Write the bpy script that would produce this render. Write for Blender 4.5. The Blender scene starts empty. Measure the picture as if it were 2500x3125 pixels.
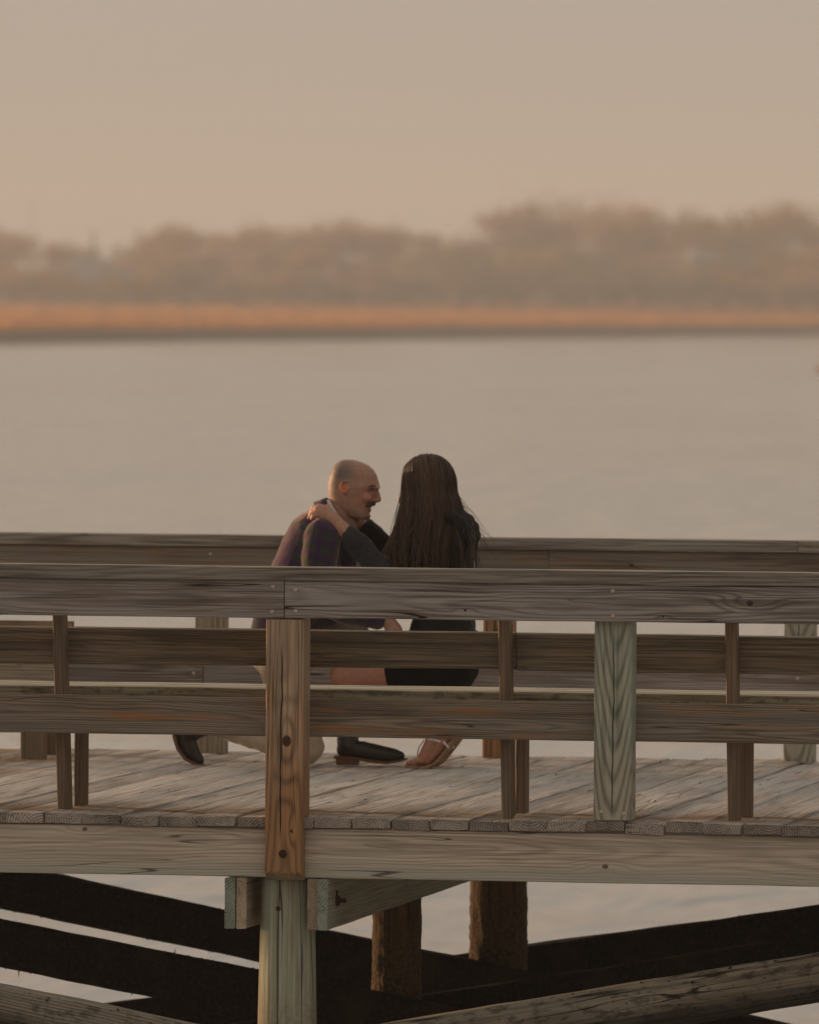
import bpy, bmesh, math, random
import numpy as np
from mathutils import Vector, Matrix, noise as mnoise

random.seed(7)
rng = np.random.default_rng(11)
R = math.radians
scene = bpy.context.scene
col = scene.collection

# ------------------------------------------------------------------ camera
# Pier frame: X along the near edge of the deck, Y across it (away from the viewer), Z up, deck top at 0.
F_PX, YAW, PITCH, ROLL = 28000.0, math.atan(.1859), math.atan(630 / 28000), R(.346)
cam_data = bpy.data.cameras.new('camera')
cam = bpy.data.objects.new('camera', cam_data)
col.objects.link(cam)
scene.camera = cam
CAM = Vector((6.1657, -33.1668, 1.889))
fwd = Vector((-math.sin(YAW) * math.cos(PITCH), math.cos(YAW) * math.cos(PITCH), -math.sin(PITCH)))
rt0 = Vector((math.cos(YAW), math.sin(YAW), 0))
up0 = rt0.cross(fwd)
rt = rt0 * math.cos(ROLL) + up0 * math.sin(ROLL)
up = up0 * math.cos(ROLL) - rt0 * math.sin(ROLL)
cam.matrix_world = Matrix(((rt.x, up.x, -fwd.x, CAM.x), (rt.y, up.y, -fwd.y, CAM.y), (rt.z, up.z, -fwd.z, CAM.z), (0, 0, 0, 1)))
cam_data.sensor_fit = 'HORIZONTAL'
cam_data.sensor_width = 24
cam_data.lens = F_PX / 2500 * 24
cam_data.clip_start = .5
cam_data.clip_end = 9000
cam_data.dof.use_dof = True
cam_data.dof.focus_distance = 33.85
cam_data.dof.aperture_fstop = 5.2

# ------------------------------------------------------------------ sky, sun, exposure
SUN_EL, SUN_AZ = R(4.5), R(33)          # low, from the left and 33 degrees behind the pier
v_left, v_fwd = -rt0, Vector((-math.sin(YAW), math.cos(YAW), 0))
to_sun = (v_left * math.cos(SUN_AZ) + v_fwd * math.sin(SUN_AZ)) * math.cos(SUN_EL) + Vector((0, 0, math.sin(SUN_EL)))
world = bpy.data.worlds.new('World')
scene.world = world
world.use_nodes = True
wn, wl = world.node_tree.nodes, world.node_tree.links
wn.clear()
sky = wn.new('ShaderNodeTexSky')
sky.sky_type = 'NISHITA'
sky.sun_disc = False
sky.sun_elevation = SUN_EL
sky.sun_rotation = math.atan2(to_sun.x, to_sun.y)
sky.air_density = 1.0
sky.dust_density = 6.0
sky.ozone_density = .6
hsv = wn.new('ShaderNodeHueSaturation')
hsv.inputs['Saturation'].default_value = .25
wl.new(sky.outputs[0], hsv.inputs['Color'])
veil = wn.new('ShaderNodeMix')         # thin even haze over the whole sky
veil.data_type = 'RGBA'
veil.inputs['Factor'].default_value = .85
wl.new(hsv.outputs[0], veil.inputs['A'])
veil.inputs['B'].default_value = (5.75, 5.08, 4.3, 1)
bg = wn.new('ShaderNodeBackground')
bg.inputs['Strength'].default_value = .085
wl.new(veil.outputs['Result'], bg.inputs['Color'])
wo = wn.new('ShaderNodeOutputWorld')
wl.new(bg.outputs[0], wo.inputs['Surface'])

sun_data = bpy.data.lights.new('sun', 'SUN')
sun_data.energy = 5.0
sun_data.color = (1, .60, .32)
sun_data.angle = R(4.0)
sun = bpy.data.objects.new('sun', sun_data)
col.objects.link(sun)
sun.rotation_euler = to_sun.to_track_quat('Z', 'Y').to_euler()

vs = scene.view_settings
vs.view_transform = 'Standard'
vs.look = 'None'
vs.exposure = 0
vs.gamma = 1
vs.use_curve_mapping = False
cy = scene.cycles
cy.use_denoising = True
cy.max_bounces = 6
cy.diffuse_bounces = 3
cy.glossy_bounces = 3
cy.transmission_bounces = 2
cy.volume_bounces = 0
cy.transparent_max_bounces = 4
cy.sample_clamp_indirect = 6
cy.use_adaptive_sampling = False

# ------------------------------------------------------------------ small helpers
def tag(o, label=None, cat=None, group=None, kind=None):
    if label: o['label'] = label
    if cat: o['category'] = cat
    if group: o['group'] = group
    if kind: o['kind'] = kind
    return o

def empty(name, loc=(0, 0, 0)):
    o = bpy.data.objects.new(name, None)
    col.objects.link(o)
    o.location = loc
    o.empty_display_size = .1
    return o

def link(name, me, mat=None, parent=None, mtx=None, smooth=False):
    o = bpy.data.objects.new(name, me)
    col.objects.link(o)
    if mat and not me.materials: me.materials.append(mat)
    if parent: o.parent = parent
    if mtx is not None:
        o.matrix_basis = mtx
    if smooth:
        me.polygons.foreach_set('use_smooth', [True] * len(me.polygons))
    return o

def pymesh(name, verts, faces):
    me = bpy.data.meshes.new(name)
    me.from_pydata([tuple(v) for v in verts], [], faces)
    me.update()
    return me

def frame(o, x, y, z):
    x, y, z = Vector(x), Vector(y), Vector(z)
    return Matrix(((x.x, y.x, z.x, o[0]), (x.y, y.y, z.y, o[1]), (x.z, y.z, z.z, o[2]), (0, 0, 0, 1)))

AX, AY, AZ = (1, 0, 0), (0, 1, 0), (0, 0, 1)
NX, NY, NZ = (-1, 0, 0), (0, -1, 0), (0, 0, -1)
def lie_x(o): return frame(o, AX, AY, AZ)           # long axis X, thickness Y, width Z (board on edge)
def flat_x(o): return frame(o, AX, NZ, AY)          # long axis X, board lying flat
def flat_y(o): return frame(o, AY, AZ, AX)          # long axis Y, board lying flat
def edge_y(o): return frame(o, AY, NX, AZ)          # long axis Y, board on edge
def stand(o): return frame(o, AZ, AY, NX)           # upright, thickness Y, width X

# ------------------------------------------------------------------ node helper
class NT:
    def __init__(s, name, rough=.85, spec=.25):
        s.m = bpy.data.materials.new(name)
        s.m.use_nodes = True
        s.t = s.m.node_tree
        s.n, s.l = s.t.nodes, s.t.links
        s.b = s.n['Principled BSDF']
        s.b.inputs['Roughness'].default_value = rough
        s.b.inputs['Specular IOR Level'].default_value = spec
    def put(s, sock, v):
        if hasattr(v, 'is_output'): s.l.new(v, sock)
        elif isinstance(v, (tuple, list)): sock.default_value = (*v, 1) if len(v) == 3 and sock.type == 'RGBA' else v
        else: sock.default_value = v
    def f(s, op, a, b=None, c=None, clamp=False):
        n = s.n.new('ShaderNodeMath'); n.operation = op; n.use_clamp = clamp
        for i, v in enumerate((a, b, c)):
            if v is not None: s.put(n.inputs[i], v)
        return n.outputs[0]
    def mul(s, a, b): return s.f('MULTIPLY', a, b)
    def add(s, a, b): return s.f('ADD', a, b)
    def sub(s, a, b): return s.f('SUBTRACT', a, b)
    def ramp(s, v, a, b, lo=0., hi=1., smooth=True):
        n = s.n.new('ShaderNodeMapRange'); n.interpolation_type = 'SMOOTHSTEP' if smooth else 'LINEAR'
        s.put(n.inputs[0], v)
        for i, k in enumerate((a, b, lo, hi)): s.put(n.inputs[i + 1], k)
        return n.outputs[0]
    def vec(s, x, y, z):
        n = s.n.new('ShaderNodeCombineXYZ')
        for i, v in enumerate((x, y, z)): s.put(n.inputs[i], v)
        return n.outputs[0]
    def xyz(s, v):
        n = s.n.new('ShaderNodeSeparateXYZ'); s.put(n.inputs[0], v); return n.outputs
    def vm(s, op, a, b):
        n = s.n.new('ShaderNodeVectorMath'); n.operation = op
        s.put(n.inputs[0], a); s.put(n.inputs[1], b)
        return n.outputs[0]
    def noise(s, v, scale=1., detail=2., rough=.5, w=None, color=False):
        n = s.n.new('ShaderNodeTexNoise')
        n.noise_dimensions = '4D' if w is not None else '3D'
        s.put(n.inputs['Vector'], v)
        n.inputs['Scale'].default_value = scale; n.inputs['Detail'].default_value = detail; n.inputs['Roughness'].default_value = rough
        if w is not None: s.put(n.inputs['W'], w)
        return n.outputs['Color' if color else 'Fac']
    def mix(s, f, a, b, mode='MIX'):
        n = s.n.new('ShaderNodeMix'); n.data_type = 'RGBA'; n.blend_type = mode
        s.put(n.inputs['Factor'], f); s.put(n.inputs['A'], a); s.put(n.inputs['B'], b)
        return n.outputs['Result']
    def obj(s):
        n = s.n.new('ShaderNodeTexCoord'); return n.outputs['Object'], n.outputs['Normal']
    def rand(s):
        return s.n.new('ShaderNodeObjectInfo').outputs['Random']
    def geo(s): return s.n.new('ShaderNodeNewGeometry')
    def bump(s, h, strength=.4, dist=.01):
        n = s.n.new('ShaderNodeBump'); n.inputs['Strength'].default_value = strength; n.inputs['Distance'].default_value = dist
        s.put(n.inputs['Height'], h); s.l.new(n.outputs[0], s.b.inputs['Normal'])
    def base(s, c): s.put(s.b.inputs['Base Color'], c)

def lin(r, g, b):
    return tuple(((c / 255 + .055) / 1.055) ** 2.4 if c > 10 else c / 255 / 12.92 for c in (r, g, b))

# ------------------------------------------------------------------ wood
def wood(name, dark, light, grey=(.2, .19, .18), grey_amt=.3, ring=.010, contrast=.6, end=None, knots=(), wav=.014,
         moss=None, moss_amt=0., streak=.35, checks=.5, bump=.45, rough=.86, low=None, drift=.02, centre=None, stain=None, line=None, edge=False, cone=.004, foot=None, pale_top=.55):
    """Sawn timber cut from rings about a pith that lies off the board; local X is the long axis."""
    s = NT(name, rough)
    P, Nn = s.obj()
    rnd = s.rand()
    w = s.mul(rnd, 91.)
    px, py, pz = s.xyz(P)
    bend = s.noise(s.vm('MULTIPLY', P, (1.1, 5, 5)), 1., 2., .5, w, True)
    bend = s.vm('SUBTRACT', bend, (.5, .5, .5))
    bx, by, bz = s.xyz(bend)
    fine = s.noise(s.vm('MULTIPLY', P, (7, 30, 30)), 1., 1., .5, w)
    r2 = s.f('FRACT', s.mul(rnd, 7.31)); r3 = s.f('FRACT', s.mul(rnd, 23.7))
    if centre is None:
        oy = s.ramp(r2, 0, 1, -.065, .065, False); oz = s.ramp(r3, 0, 1, -.05, .05, False)
    else:
        oy, oz = centre
    qy = s.add(s.sub(py, oy), s.mul(by, wav * 2.4))
    qz = s.add(s.add(s.sub(pz, oz), s.mul(bz, wav * 2.4)), s.mul(px, drift))
    rr = s.f('SQRT', s.add(s.mul(qy, qy), s.mul(qz, qz)))
    rr = s.add(s.add(rr, s.mul(s.sub(fine, .5), .0035)), s.mul(px, cone))
    kn = None
    for (kx, kz, kr) in knots:
        dx, dz = s.sub(px, kx), s.sub(pz, kz)
        near = s.f('SQRT', s.add(s.mul(dx, dx), s.mul(s.mul(dz, dz), 1.6)))
        wide = s.f('SQRT', s.add(s.mul(s.mul(dx, dx), .055), s.mul(dz, dz)))
        rr = s.add(rr, s.mul(s.ramp(wide, 0, kr * 3.2, 1, 0), kr * 1.1))
        d = s.ramp(near, kr * .75, kr * 1.15, 1, 0)
        kn = d if kn is None else s.f('MAXIMUM', kn, d)
    wave = s.add(s.mul(s.f('SINE', s.mul(rr, 6.2832 / ring)), .5), .5)
    late = s.f('POWER', wave, 2.2)
    st1 = s.noise(s.vm('MULTIPLY', P, (2.0, 150, 150)), 1., 2., .65, w)
    st2 = s.noise(s.vm('MULTIPLY', P, (.8, 48, 48)), 1., 3., .6, s.add(w, 5.))
    blotch = s.noise(s.vm('MULTIPLY', P, (1.6, 9, 9)), 1., 3., .55, s.add(w, 11.))
    c = s.mix(s.mul(late, contrast), light, dark)
    c = s.mix(s.mul(s.ramp(st1, .45, .66), min(1., streak * 1.5)), c, tuple(k * .7 for k in dark))
    c = s.mix(s.mul(s.ramp(st2, .5, .68), min(1., streak * 1.3)), c, dark)
    c = s.mix(s.mul(s.ramp(st1, .5, .3), .22), c, tuple(min(1., k * 1.5) for k in light))
    c = s.mix(s.mul(s.ramp(blotch, .42, .60), grey_amt), c, grey)
    c = s.mix(s.mul(s.ramp(blotch, .46, .30), .45), c, tuple(k * .8 for k in dark))
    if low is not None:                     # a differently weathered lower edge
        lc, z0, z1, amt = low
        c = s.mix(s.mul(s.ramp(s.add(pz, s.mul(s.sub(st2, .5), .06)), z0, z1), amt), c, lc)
    if stain is not None:
        sc, lo, hi, amt = stain
        sn = s.noise(s.vm('MULTIPLY', P, (2.0, 24, 24)), 1., 4., .6, s.add(w, 31.))
        c = s.mix(s.mul(s.ramp(sn, lo, hi), amt), c, sc)
    if moss is not None:
        mn = s.noise(s.vm('MULTIPLY', P, (16, 40, 40)), 1., 4., .65, s.add(w, 3.))
        c = s.mix(s.mul(s.ramp(mn, .5, .62), moss_amt), c, moss)
    if edge:                                # lichen lodged along the near edge of the deck
        en = s.noise(s.geo().outputs['Position'], 5.5, 4., .6)
        gx, gy, gz = s.xyz(s.geo().outputs['Position'])
        dy = s.f('ABSOLUTE', s.sub(s.add(gy, s.mul(s.sub(en, .5), .5)), .34))
        c = s.mix(s.mul(s.ramp(dy, .06, .22, 1, 0), s.mul(s.ramp(en, .32, .6), .8)), c, (.30, .185, .075))
        en2 = s.noise(s.geo().outputs['Position'], 1.7, 4., .6)
        c = s.mix(s.mul(s.ramp(s.add(gx, s.mul(s.sub(en2, .5), 1.2)), -1.7, -2.2), s.mul(s.ramp(en2, .42, .6), .6)), c, (.36, .21, .10))
    if foot is not None:
        fc, f0, f1, amt = foot
        c = s.mix(s.mul(s.ramp(s.add(px, s.mul(s.sub(st2, .5), .25)), f0, f1), amt), c, s.mix(s.mul(late, contrast), fc, tuple(k * .4 for k in fc)))
    if pale_top:                              # faces pointing upward are mixed towards a paler grey
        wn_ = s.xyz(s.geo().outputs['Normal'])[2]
        c = s.mix(s.mul(s.ramp(wn_, .8, .95), pale_top), c, s.mix(s.mul(s.ramp(st2, .45, .65), .6), tuple(min(.62, k * 1.6) for k in grey), grey))
    h = s.sub(s.mul(late, -.55), s.mul(st1, .6))
    if checks > 0:
        ck = s.noise(s.vm('MULTIPLY', P, (.75, 21, 21)), 1., 1., .4, s.add(w, 17.))
        cr = s.ramp(s.f('ABSOLUTE', s.sub(ck, .5)), .0015, .007, 1, 0)
        gate = s.ramp(s.noise(s.vm('MULTIPLY', P, (1.7, 14, 14)), 1., 1., .5, s.add(w, 23.)), .5, .6)
        cr = s.mul(s.mul(cr, gate), checks)
        c = s.mix(cr, c, tuple(k * .14 for k in dark))
        h = s.sub(h, s.mul(cr, 1.6))
    if line is not None:                    # one long drying check down a post
        z_at, x0, x1, wid = line
        wob = s.mul(s.sub(s.noise(s.vm('MULTIPLY', P, (3.2, 0, 0)), 1., 3., .6), .5), .03)
        dd = s.f('ABSOLUTE', s.sub(s.add(pz, wob), z_at))
        lk = s.mul(s.ramp(dd, wid * .35, wid, 1, 0), s.mul(s.ramp(px, x0, x0 + .08), s.ramp(px, x1 - .12, x1, 1, 0)))
        c = s.mix(lk, c, (.006, .005, .004))
        h = s.sub(h, s.mul(lk, 2.2))
    if kn is not None:
        kr_ = s.noise(P, 140., 2.)
        c = s.mix(kn, c, s.mix(s.ramp(kr_, .4, .6), tuple(k * .42 for k in dark), tuple(k * .95 for k in dark)))
        h = s.sub(h, s.mul(kn, .5))
    nx, ny, nz = s.xyz(Nn)
    if end is not None:
        isend = s.ramp(s.f('ABSOLUTE', nx), .60, .68)
        ray = s.noise(s.vm('MULTIPLY', P, (3, 90, 90)), 1., 3., .6, w)
        ang = s.f('ARCTAN2', qz, qy)
        rc = s.noise(s.vec(s.mul(ang, 7.), s.mul(rr, 9.), w), 1., 2., .5)
        rc = s.ramp(s.f('ABSOLUTE', s.sub(rc, .5)), .004, .03, 1, 0)
        ec = s.mix(s.mul(late, .62), end, tuple(k * .3 for k in end))
        ec = s.mix(s.mul(rc, .8), ec, tuple(k * .15 for k in end))
        et = s.ramp(s.f('FRACT', s.mul(rnd, 13.3)), 0, 1, .62, 1.2, False)
        ec = s.mix(1., ec, s.vec(et, s.mul(et, .98), s.mul(et, .96)), 'MULTIPLY')
        ec = s.mix(s.mul(s.ramp(ray, .45, .75), .55), ec, tuple(k * .35 for k in end))
        ec = s.mix(s.mul(s.ramp(blotch, .4, .7), .5), ec, tuple(k * 1.3 for k in end))
        c = s.mix(isend, c, ec)
    tone = s.ramp(s.f('FRACT', s.mul(rnd, 51.7)), 0, 1, .82, 1.14, False)
    c = s.mix(1., c, s.vec(tone, tone, tone), 'MULTIPLY')
    s.base(c)
    s.bump(h, bump, .006)
    return s.m

def board_mesh(name, L, W, T, seg=.09, wear=.0012, cham=.004, cup=0., bow=0., seed=0, rough_ends=0.):
    """A sawn board, local X long, Y thick, Z wide, with eased and slightly worn edges."""
    n = max(2, int(L / seg))
    y, z, c = T / 2, W / 2, cham
    zs = [-z + c, -z / 3, z / 3, z - c]
    prof = [(-y, k) for k in zs] + [(-y + c, z), (y - c, z)] + [(y, k) for k in reversed(zs)] + [(y - c, -z), (-y + c, -z)]
    V, Fc = [], []
    k = len(prof)
    for i in range(n + 1):
        x = -L / 2 + L * i / n
        dz = bow * (1 - (2 * x / L) ** 2)
        for (a, b) in prof:
            q = Vector((x * 2.3 + seed * 7.7, a * 30, b * 30))
            j = mnoise.noise_vector(q) * wear + mnoise.noise_vector(q * 3.1) * wear * .5
            xx = x
            if i in (0, n) and rough_ends: xx += rough_ends * mnoise.noise(Vector((seed * 3.3 + i, a * 60, b * 60)))
            V.append((xx, a + j.y + cup * (2 * b / W) ** 2, b + j.z + dz))
    for i in range(n):
        for j in range(k):
            a, b = i * k + j, i * k + (j + 1) % k
            Fc.append((a, b, b + k, a + k))
    Fc.append(tuple(range(k))[::-1]); Fc.append(tuple(n * k + j for j in range(k)))
    me = pymesh(name, V, [f[::-1] for f in Fc])
    bm = bmesh.new(); bm.from_mesh(me); bmesh.ops.recalc_face_normals(bm, faces=bm.faces); bm.to_mesh(me); bm.free()
    return me

_seed = [0]
def board(name, L, W, T, mat, parent, mtx, **kw):
    _seed[0] += 1
    return link(name, board_mesh(name, L, W, T, seed=_seed[0], **kw), mat, parent, mtx)

def disc_mesh(name, r, h, n=12, dome=.5):
    V = [(0, -h, 0)] + [(r * dome * math.cos(a), -h, r * dome * math.sin(a)) for a in np.linspace(0, 2 * math.pi, n, endpoint=False)]
    V += [(r * math.cos(a), 0, r * math.sin(a)) for a in np.linspace(0, 2 * math.pi, n, endpoint=False)]
    V += [(r * math.cos(a), .012, r * math.sin(a)) for a in np.linspace(0, 2 * math.pi, n, endpoint=False)]
    Fc = []
    for i in range(n):
        j = (i + 1) % n
        Fc += [(0, 1 + i, 1 + j), (1 + i, 1 + n + i, 1 + n + j, 1 + j), (1 + n + i, 1 + 2 * n + i, 1 + 2 * n + j, 1 + n + j)]
    return pymesh(name, V, Fc)

def plain(name, c, rough=.7, metal=0., spec=.3, var=.25, scale=30., bumpy=.2):
    s = NT(name, rough, spec)
    P, _ = s.obj()
    nz = s.noise(P, scale, 3., .6)
    s.base(s.mix(s.ramp(nz, .3, .7), tuple(k * (1 - var) for k in c), tuple(min(1, k * (1 + var)) for k in c)))
    s.b.inputs['Metallic'].default_value = metal
    if bumpy: s.bump(nz, bumpy, .004)
    return s.m

# ================================================================== THE SETTING
WATER_Z = -2.2
def far(u, v, z=0.):
    """A point far across the river: u metres to the right of the line of sight, v metres out from the viewpoint."""
    p = Vector((CAM.x, CAM.y, 0)) + rt0 * u + v_fwd * v
    return Vector((p.x, p.y, z))

# ---- water
s = NT('river_water', .12, .5)
gp = s.geo().outputs['Position']
n0 = s.noise(s.vm('MULTIPLY', gp, (.75, .23, 1)), 1., 3., .5)
n1 = s.noise(s.vm('MULTIPLY', gp, (.75, .9, 1)), 1., 3., .6)
n2 = s.noise(s.vm('MULTIPLY', gp, (2.2, 4.6, 1)), 1., 3., .6)
n4 = s.noise(s.vm('MULTIPLY', gp, (.05, .02, 1)), 1., 3., .55)
s.base((.36, .345, .325))
ripple_mottle = s.noise(s.vm('MULTIPLY', gp, (1.3, .10, 1)), 1., 3., .6)          # patchy reflectivity, put in to imitate the light and dark mottling of ripples
s.put(s.b.inputs['Specular IOR Level'], s.ramp(ripple_mottle, .36, .64, .18, .95))
s.b.inputs['IOR'].default_value = 1.75
s.put(s.b.inputs['Roughness'], s.ramp(n4, .35, .65, .08, .16))
s.bump(s.add(s.add(s.mul(n0, .45), s.mul(n1, .045)), s.mul(n2, .006)), 1., 1.)      # heights in metres
me = pymesh('water', [(-2600, -120, WATER_Z), (2400, -120, WATER_Z), (2400, 3400, WATER_Z), (-2600, 3400, WATER_Z)], [(0, 1, 2, 3)])
tag(link('water', me, s.m), 'calm pale brown river water stretching to the far marsh', 'water', kind='structure')

# ---- marsh land on the far side: mud bank, then ground that climbs very slowly
def shore_v(u):
    if u < -70: return 870 + (u + 70) * .5
    if u > 90: return 1410 + (u - 90) * .3
    t = (u + 41) / 99
    return 925 + 410 * t + 9 * math.sin(u * .21) + 6 * math.sin(u * .53 + 1)
mud = NT('river_mud', .7, .3)
Pm, _ = mud.obj()
mud.base(mud.mix(mud.noise(Pm, .6, 3.), (.010, .007, .005), (.022, .016, .010)))
V, Fc = [], []
us = np.arange(-420, 421, 4.)
prof = [(-6, -.9), (0, .02), (2, .75), (5, 1.28), (14, 1.40), (60, 1.54), (180, 1.95), (330, 2.7), (520, 3.7), (900, 4.2), (1500, 4.2)]
for u in us:
    s0 = shore_v(u)
    for j, (dv, z) in enumerate(prof):
        V.append(far(u * (1 + dv / 1500), s0 * (1 - min(1, max(dv, 0) / 520)) + min(1, max(dv, 0) / 520) * 1480 + (dv if dv < 60 else dv * .35),
                     WATER_Z + z + (.18 * mnoise.noise(Vector((u * .09, dv * .05, 3))) if 0 < j < 8 else 0)))
k = len(prof)
for i in range(len(us) - 1):
    for j in range(k - 1):
        a = i * k + j
        Fc.append((a, a + k, a + k + 1, a + 1))
marsh = link('marsh', pymesh('marsh', V, Fc), mud.m, smooth=True)
tag(marsh, 'low dark mud bank and marsh ground across the river', 'marsh', kind='structure')
grid = np.array([list(p) for p in V]).reshape(len(us), k, 3)

# ---- marsh grass: upright dry blades growing all over that ground
grass_mat = NT('dry_marsh_grass', .8, .15)
gi = grass_mat.geo()
gn = grass_mat.noise(gi.outputs['Position'], .12, 3.)
gr = grass_mat.noise(gi.outputs['Position'], 1.6, 2.)
gc = grass_mat.mix(grass_mat.ramp(gn, .35, .65), (.66, .29, .085), (.54, .25, .075))
gc = grass_mat.mix(grass_mat.mul(grass_mat.ramp(gr, .4, .7), .35), gc, (.36, .18, .07))
grass_mat.base(gc)
def translucent(s, c, f=.45):
    t = s.n.new('ShaderNodeBsdfTranslucent'); s.put(t.inputs[0], c)
    m_ = s.n.new('ShaderNodeMixShader'); m_.inputs[0].default_value = f
    s.l.new(s.b.outputs[0], m_.inputs[1]); s.l.new(t.outputs[0], m_.inputs[2])
    s.l.new(m_.outputs[0], s.n['Material Output'].inputs['Surface'])
translucent(grass_mat, gc)
def grass_blades(n, jlo, jhi, h0, h1, wid, ulim):
    i = rng.uniform(0, len(us) - 1.001, n)
    if ulim:
        lo, hi = np.interp([-ulim, ulim], us, np.arange(len(us)))
        i = rng.uniform(lo, hi, n)
    jj = rng.uniform(jlo, jhi, n)
    i0, j0 = i.astype(int), jj.astype(int)
    fi, fj = (i - i0)[:, None], (jj - j0)[:, None]
    g = grid
    p = (g[i0, j0] * (1 - fi) + g[i0 + 1, j0] * fi) * (1 - fj) + (g[i0, j0 + 1] * (1 - fi) + g[i0 + 1, j0 + 1] * fi) * fj
    h = rng.uniform(h0, h1, n)[:, None]
    a = rng.uniform(0, math.pi, n)
    side = np.stack([np.cos(a), np.sin(a), a * 0], 1) * wid * rng.uniform(.6, 1.4, (n, 1))
    lean = np.stack([rng.normal(0, .18, n), rng.normal(0, .18, n), np.ones(n)], 1) * h
    return p - side, p + side, p + lean + side * .5, p + lean - side * .5
parts = [grass_blades(9000, 2.95, 4.0, .45, .85, .35, 120), grass_blades(16000, 4., 6., .5, .95, .5, 140), grass_blades(14000, 6., 8.2, .5, 1.0, .8, 160),
         grass_blades(6000, 3., 8.2, .5, 1., .8, 0)]
VV = np.concatenate([np.stack(p, 1).reshape(-1, 3) for p in parts])
nq = len(VV) // 4
me = bpy.data.meshes.new('marsh_grass')
me.from_pydata(VV.tolist(), [], (np.arange(nq * 4).reshape(nq, 4)).tolist())
tag(link('marsh_grass', me, grass_mat.m), 'orange brown dry marsh grass covering the far bank', 'marsh grass', kind='stuff')

# ---- a small tussock of marsh that just shows at the right edge
iv = 600.
uc = (2500 - 1250) / F_PX * iv + 1.1
V, Fc = [], []
for r_, z in ((1.6, -.5), (1.45, .06), (1.0, .16), (.4, .2)):
    for a in np.linspace(0, 2 * math.pi, 14, endpoint=False):
        V.append(far(uc + r_ * math.cos(a) * (1 + .15 * math.sin(3 * a)), iv + 2 * r_ * math.sin(a), WATER_Z + z))
for i in range(3):
    for j in range(14):
        Fc.append((i * 14 + j, i * 14 + (j + 1) % 14, i * 14 + 14 + (j + 1) % 14, i * 14 + 14 + j))
Fc.append(tuple(range(42, 56)))
tus = empty('marsh_tussock', far(uc, iv, WATER_Z))
tag(tus, 'small tussock of orange grass in the water at right edge', 'grass tussock')
o = link('mud_mound', pymesh('mud_mound', [v - tus.location for v in V], Fc), mud.m, tus, smooth=True)
V, Fc = [], []
for i in range(260):
    a, r_ = rng.uniform(0, 6.28), 1.3 * math.sqrt(rng.uniform())
    b = far(uc + r_ * math.cos(a), iv + 2 * r_ * math.sin(a), WATER_Z + .05) - tus.location
    h = rng.uniform(.25, .5); wd = rt0 * rng.uniform(.02, .05)
    tip = b + Vector((rng.normal(0, .12), rng.normal(0, .12), h))
    Fc.append((len(V), len(V) + 1, len(V) + 2)); V += [b - wd, b + wd, tip]
o = link('grass_blades', pymesh('grass_blades', V, Fc), grass_mat.m, tus)
o['kind'] = 'stuff'

# ---- trees
bark = plain('winter_bark', (.10, .075, .055), .9, scale=2.)
def leaf_mat(name, a, b):
    s = NT(name, .85, .1)
    gp = s.geo().outputs['Position']
    c = s.mix(s.ramp(s.noise(gp, .35, 3.), .35, .65), a, b)
    s.base(c)
    translucent(s, c, .35)
    return s.m
LEAF = {'tan': leaf_mat('tan_foliage', (.54, .35, .19), (.38, .24, .14)),
        'pink': leaf_mat('bare_twigs', (.48, .335, .25), (.34, .235, .175)),
        'olive': leaf_mat('olive_foliage', (.26, .205, .12), (.17, .135, .085)),
        'gold': leaf_mat('golden_foliage', (.45, .26, .09), (.29, .175, .07))}
def limb(V, Fc, p0, r0, p1, r1, n=5):
    d = (p1 - p0).normalized(); a = d.orthogonal().normalized(); b = d.cross(a); s0 = len(V)
    for p, r_ in ((p0, r0), (p1, r1)):
        for i in range(n):
            t = 2 * math.pi * i / n
            V.append(p + a * r_ * math.cos(t) + b * r_ * math.sin(t))
    for i in range(n):
        j = (i + 1) % n
        Fc.append((s0 + i, s0 + j, s0 + n + j, s0 + n + i))
def tree_meshes(name, H, spread, trunk, leaves, leaf, shape, seed):
    rd = random.Random(seed)
    V, Fc = [], []
    tips = []
    base = Vector((0, 0, -.4)); top = Vector((rd.uniform(-.4, .4), rd.uniform(-.4, .4), H * trunk))
    limb(V, Fc, base, .035 * H * .6, top, .02 * H * .6, 7)
    cur = [(top, .018 * H * .6)]
    for lev in range(3):
        nxt = []
        for (p, r_) in cur:
            for _ in range(4 if lev == 0 else 3):
                el = rd.uniform(.15, 1.2) if lev else rd.uniform(.35, 1.35)
                az = rd.uniform(0, 6.283)
                ln = H * (1 - trunk) * (.42, .32, .24)[lev] * rd.uniform(.7, 1.2)
                q = p + Vector((math.cos(az) * math.cos(el) * spread, math.sin(az) * math.cos(el) * spread, math.sin(el))) * ln
                limb(V, Fc, p, r_, q, r_ * .55, 5)
                nxt.append((q, r_ * .55)); tips.append(q)
        cur = nxt
    wood_me = pymesh(name + '_wood', V, Fc)
    V, Fc = [], []
    for i in range(leaves):
        c = rd.choice(tips)
        g = Vector((rd.gauss(0, 1), rd.gauss(0, 1), rd.gauss(0, .8))) * H * .055 * shape
        p = c + g
        a = Vector((rd.gauss(0, 1), rd.gauss(0, 1), rd.gauss(0, 1))).normalized(); b = a.orthogonal().normalized()
        sz = leaf * rd.uniform(.5, 1.4)
        Fc.append((len(V), len(V) + 1, len(V) + 2, len(V) + 3))
        V += [p - a * sz, p + b * sz * .6, p + a * sz, p - b * sz * .6]
    return wood_me, pymesh(name + '_leaves', V, Fc)
PROTO = {'oak': [tree_meshes('oak%d' % i, 15, 1.15, .22, 2600, .34, 1., 40 + i) for i in range(3)],
         'bare': [tree_meshes('bare%d' % i, 19, .85, .3, 1100, .22, 1.25, 60 + i) for i in range(2)],
         'bush': [tree_meshes('bush%d' % i, 6, 1.5, .08, 1500, .24, 1.35, 80 + i) for i in range(2)]}
HT = {'oak': 15, 'bare': 19, 'bush': 6}
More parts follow.
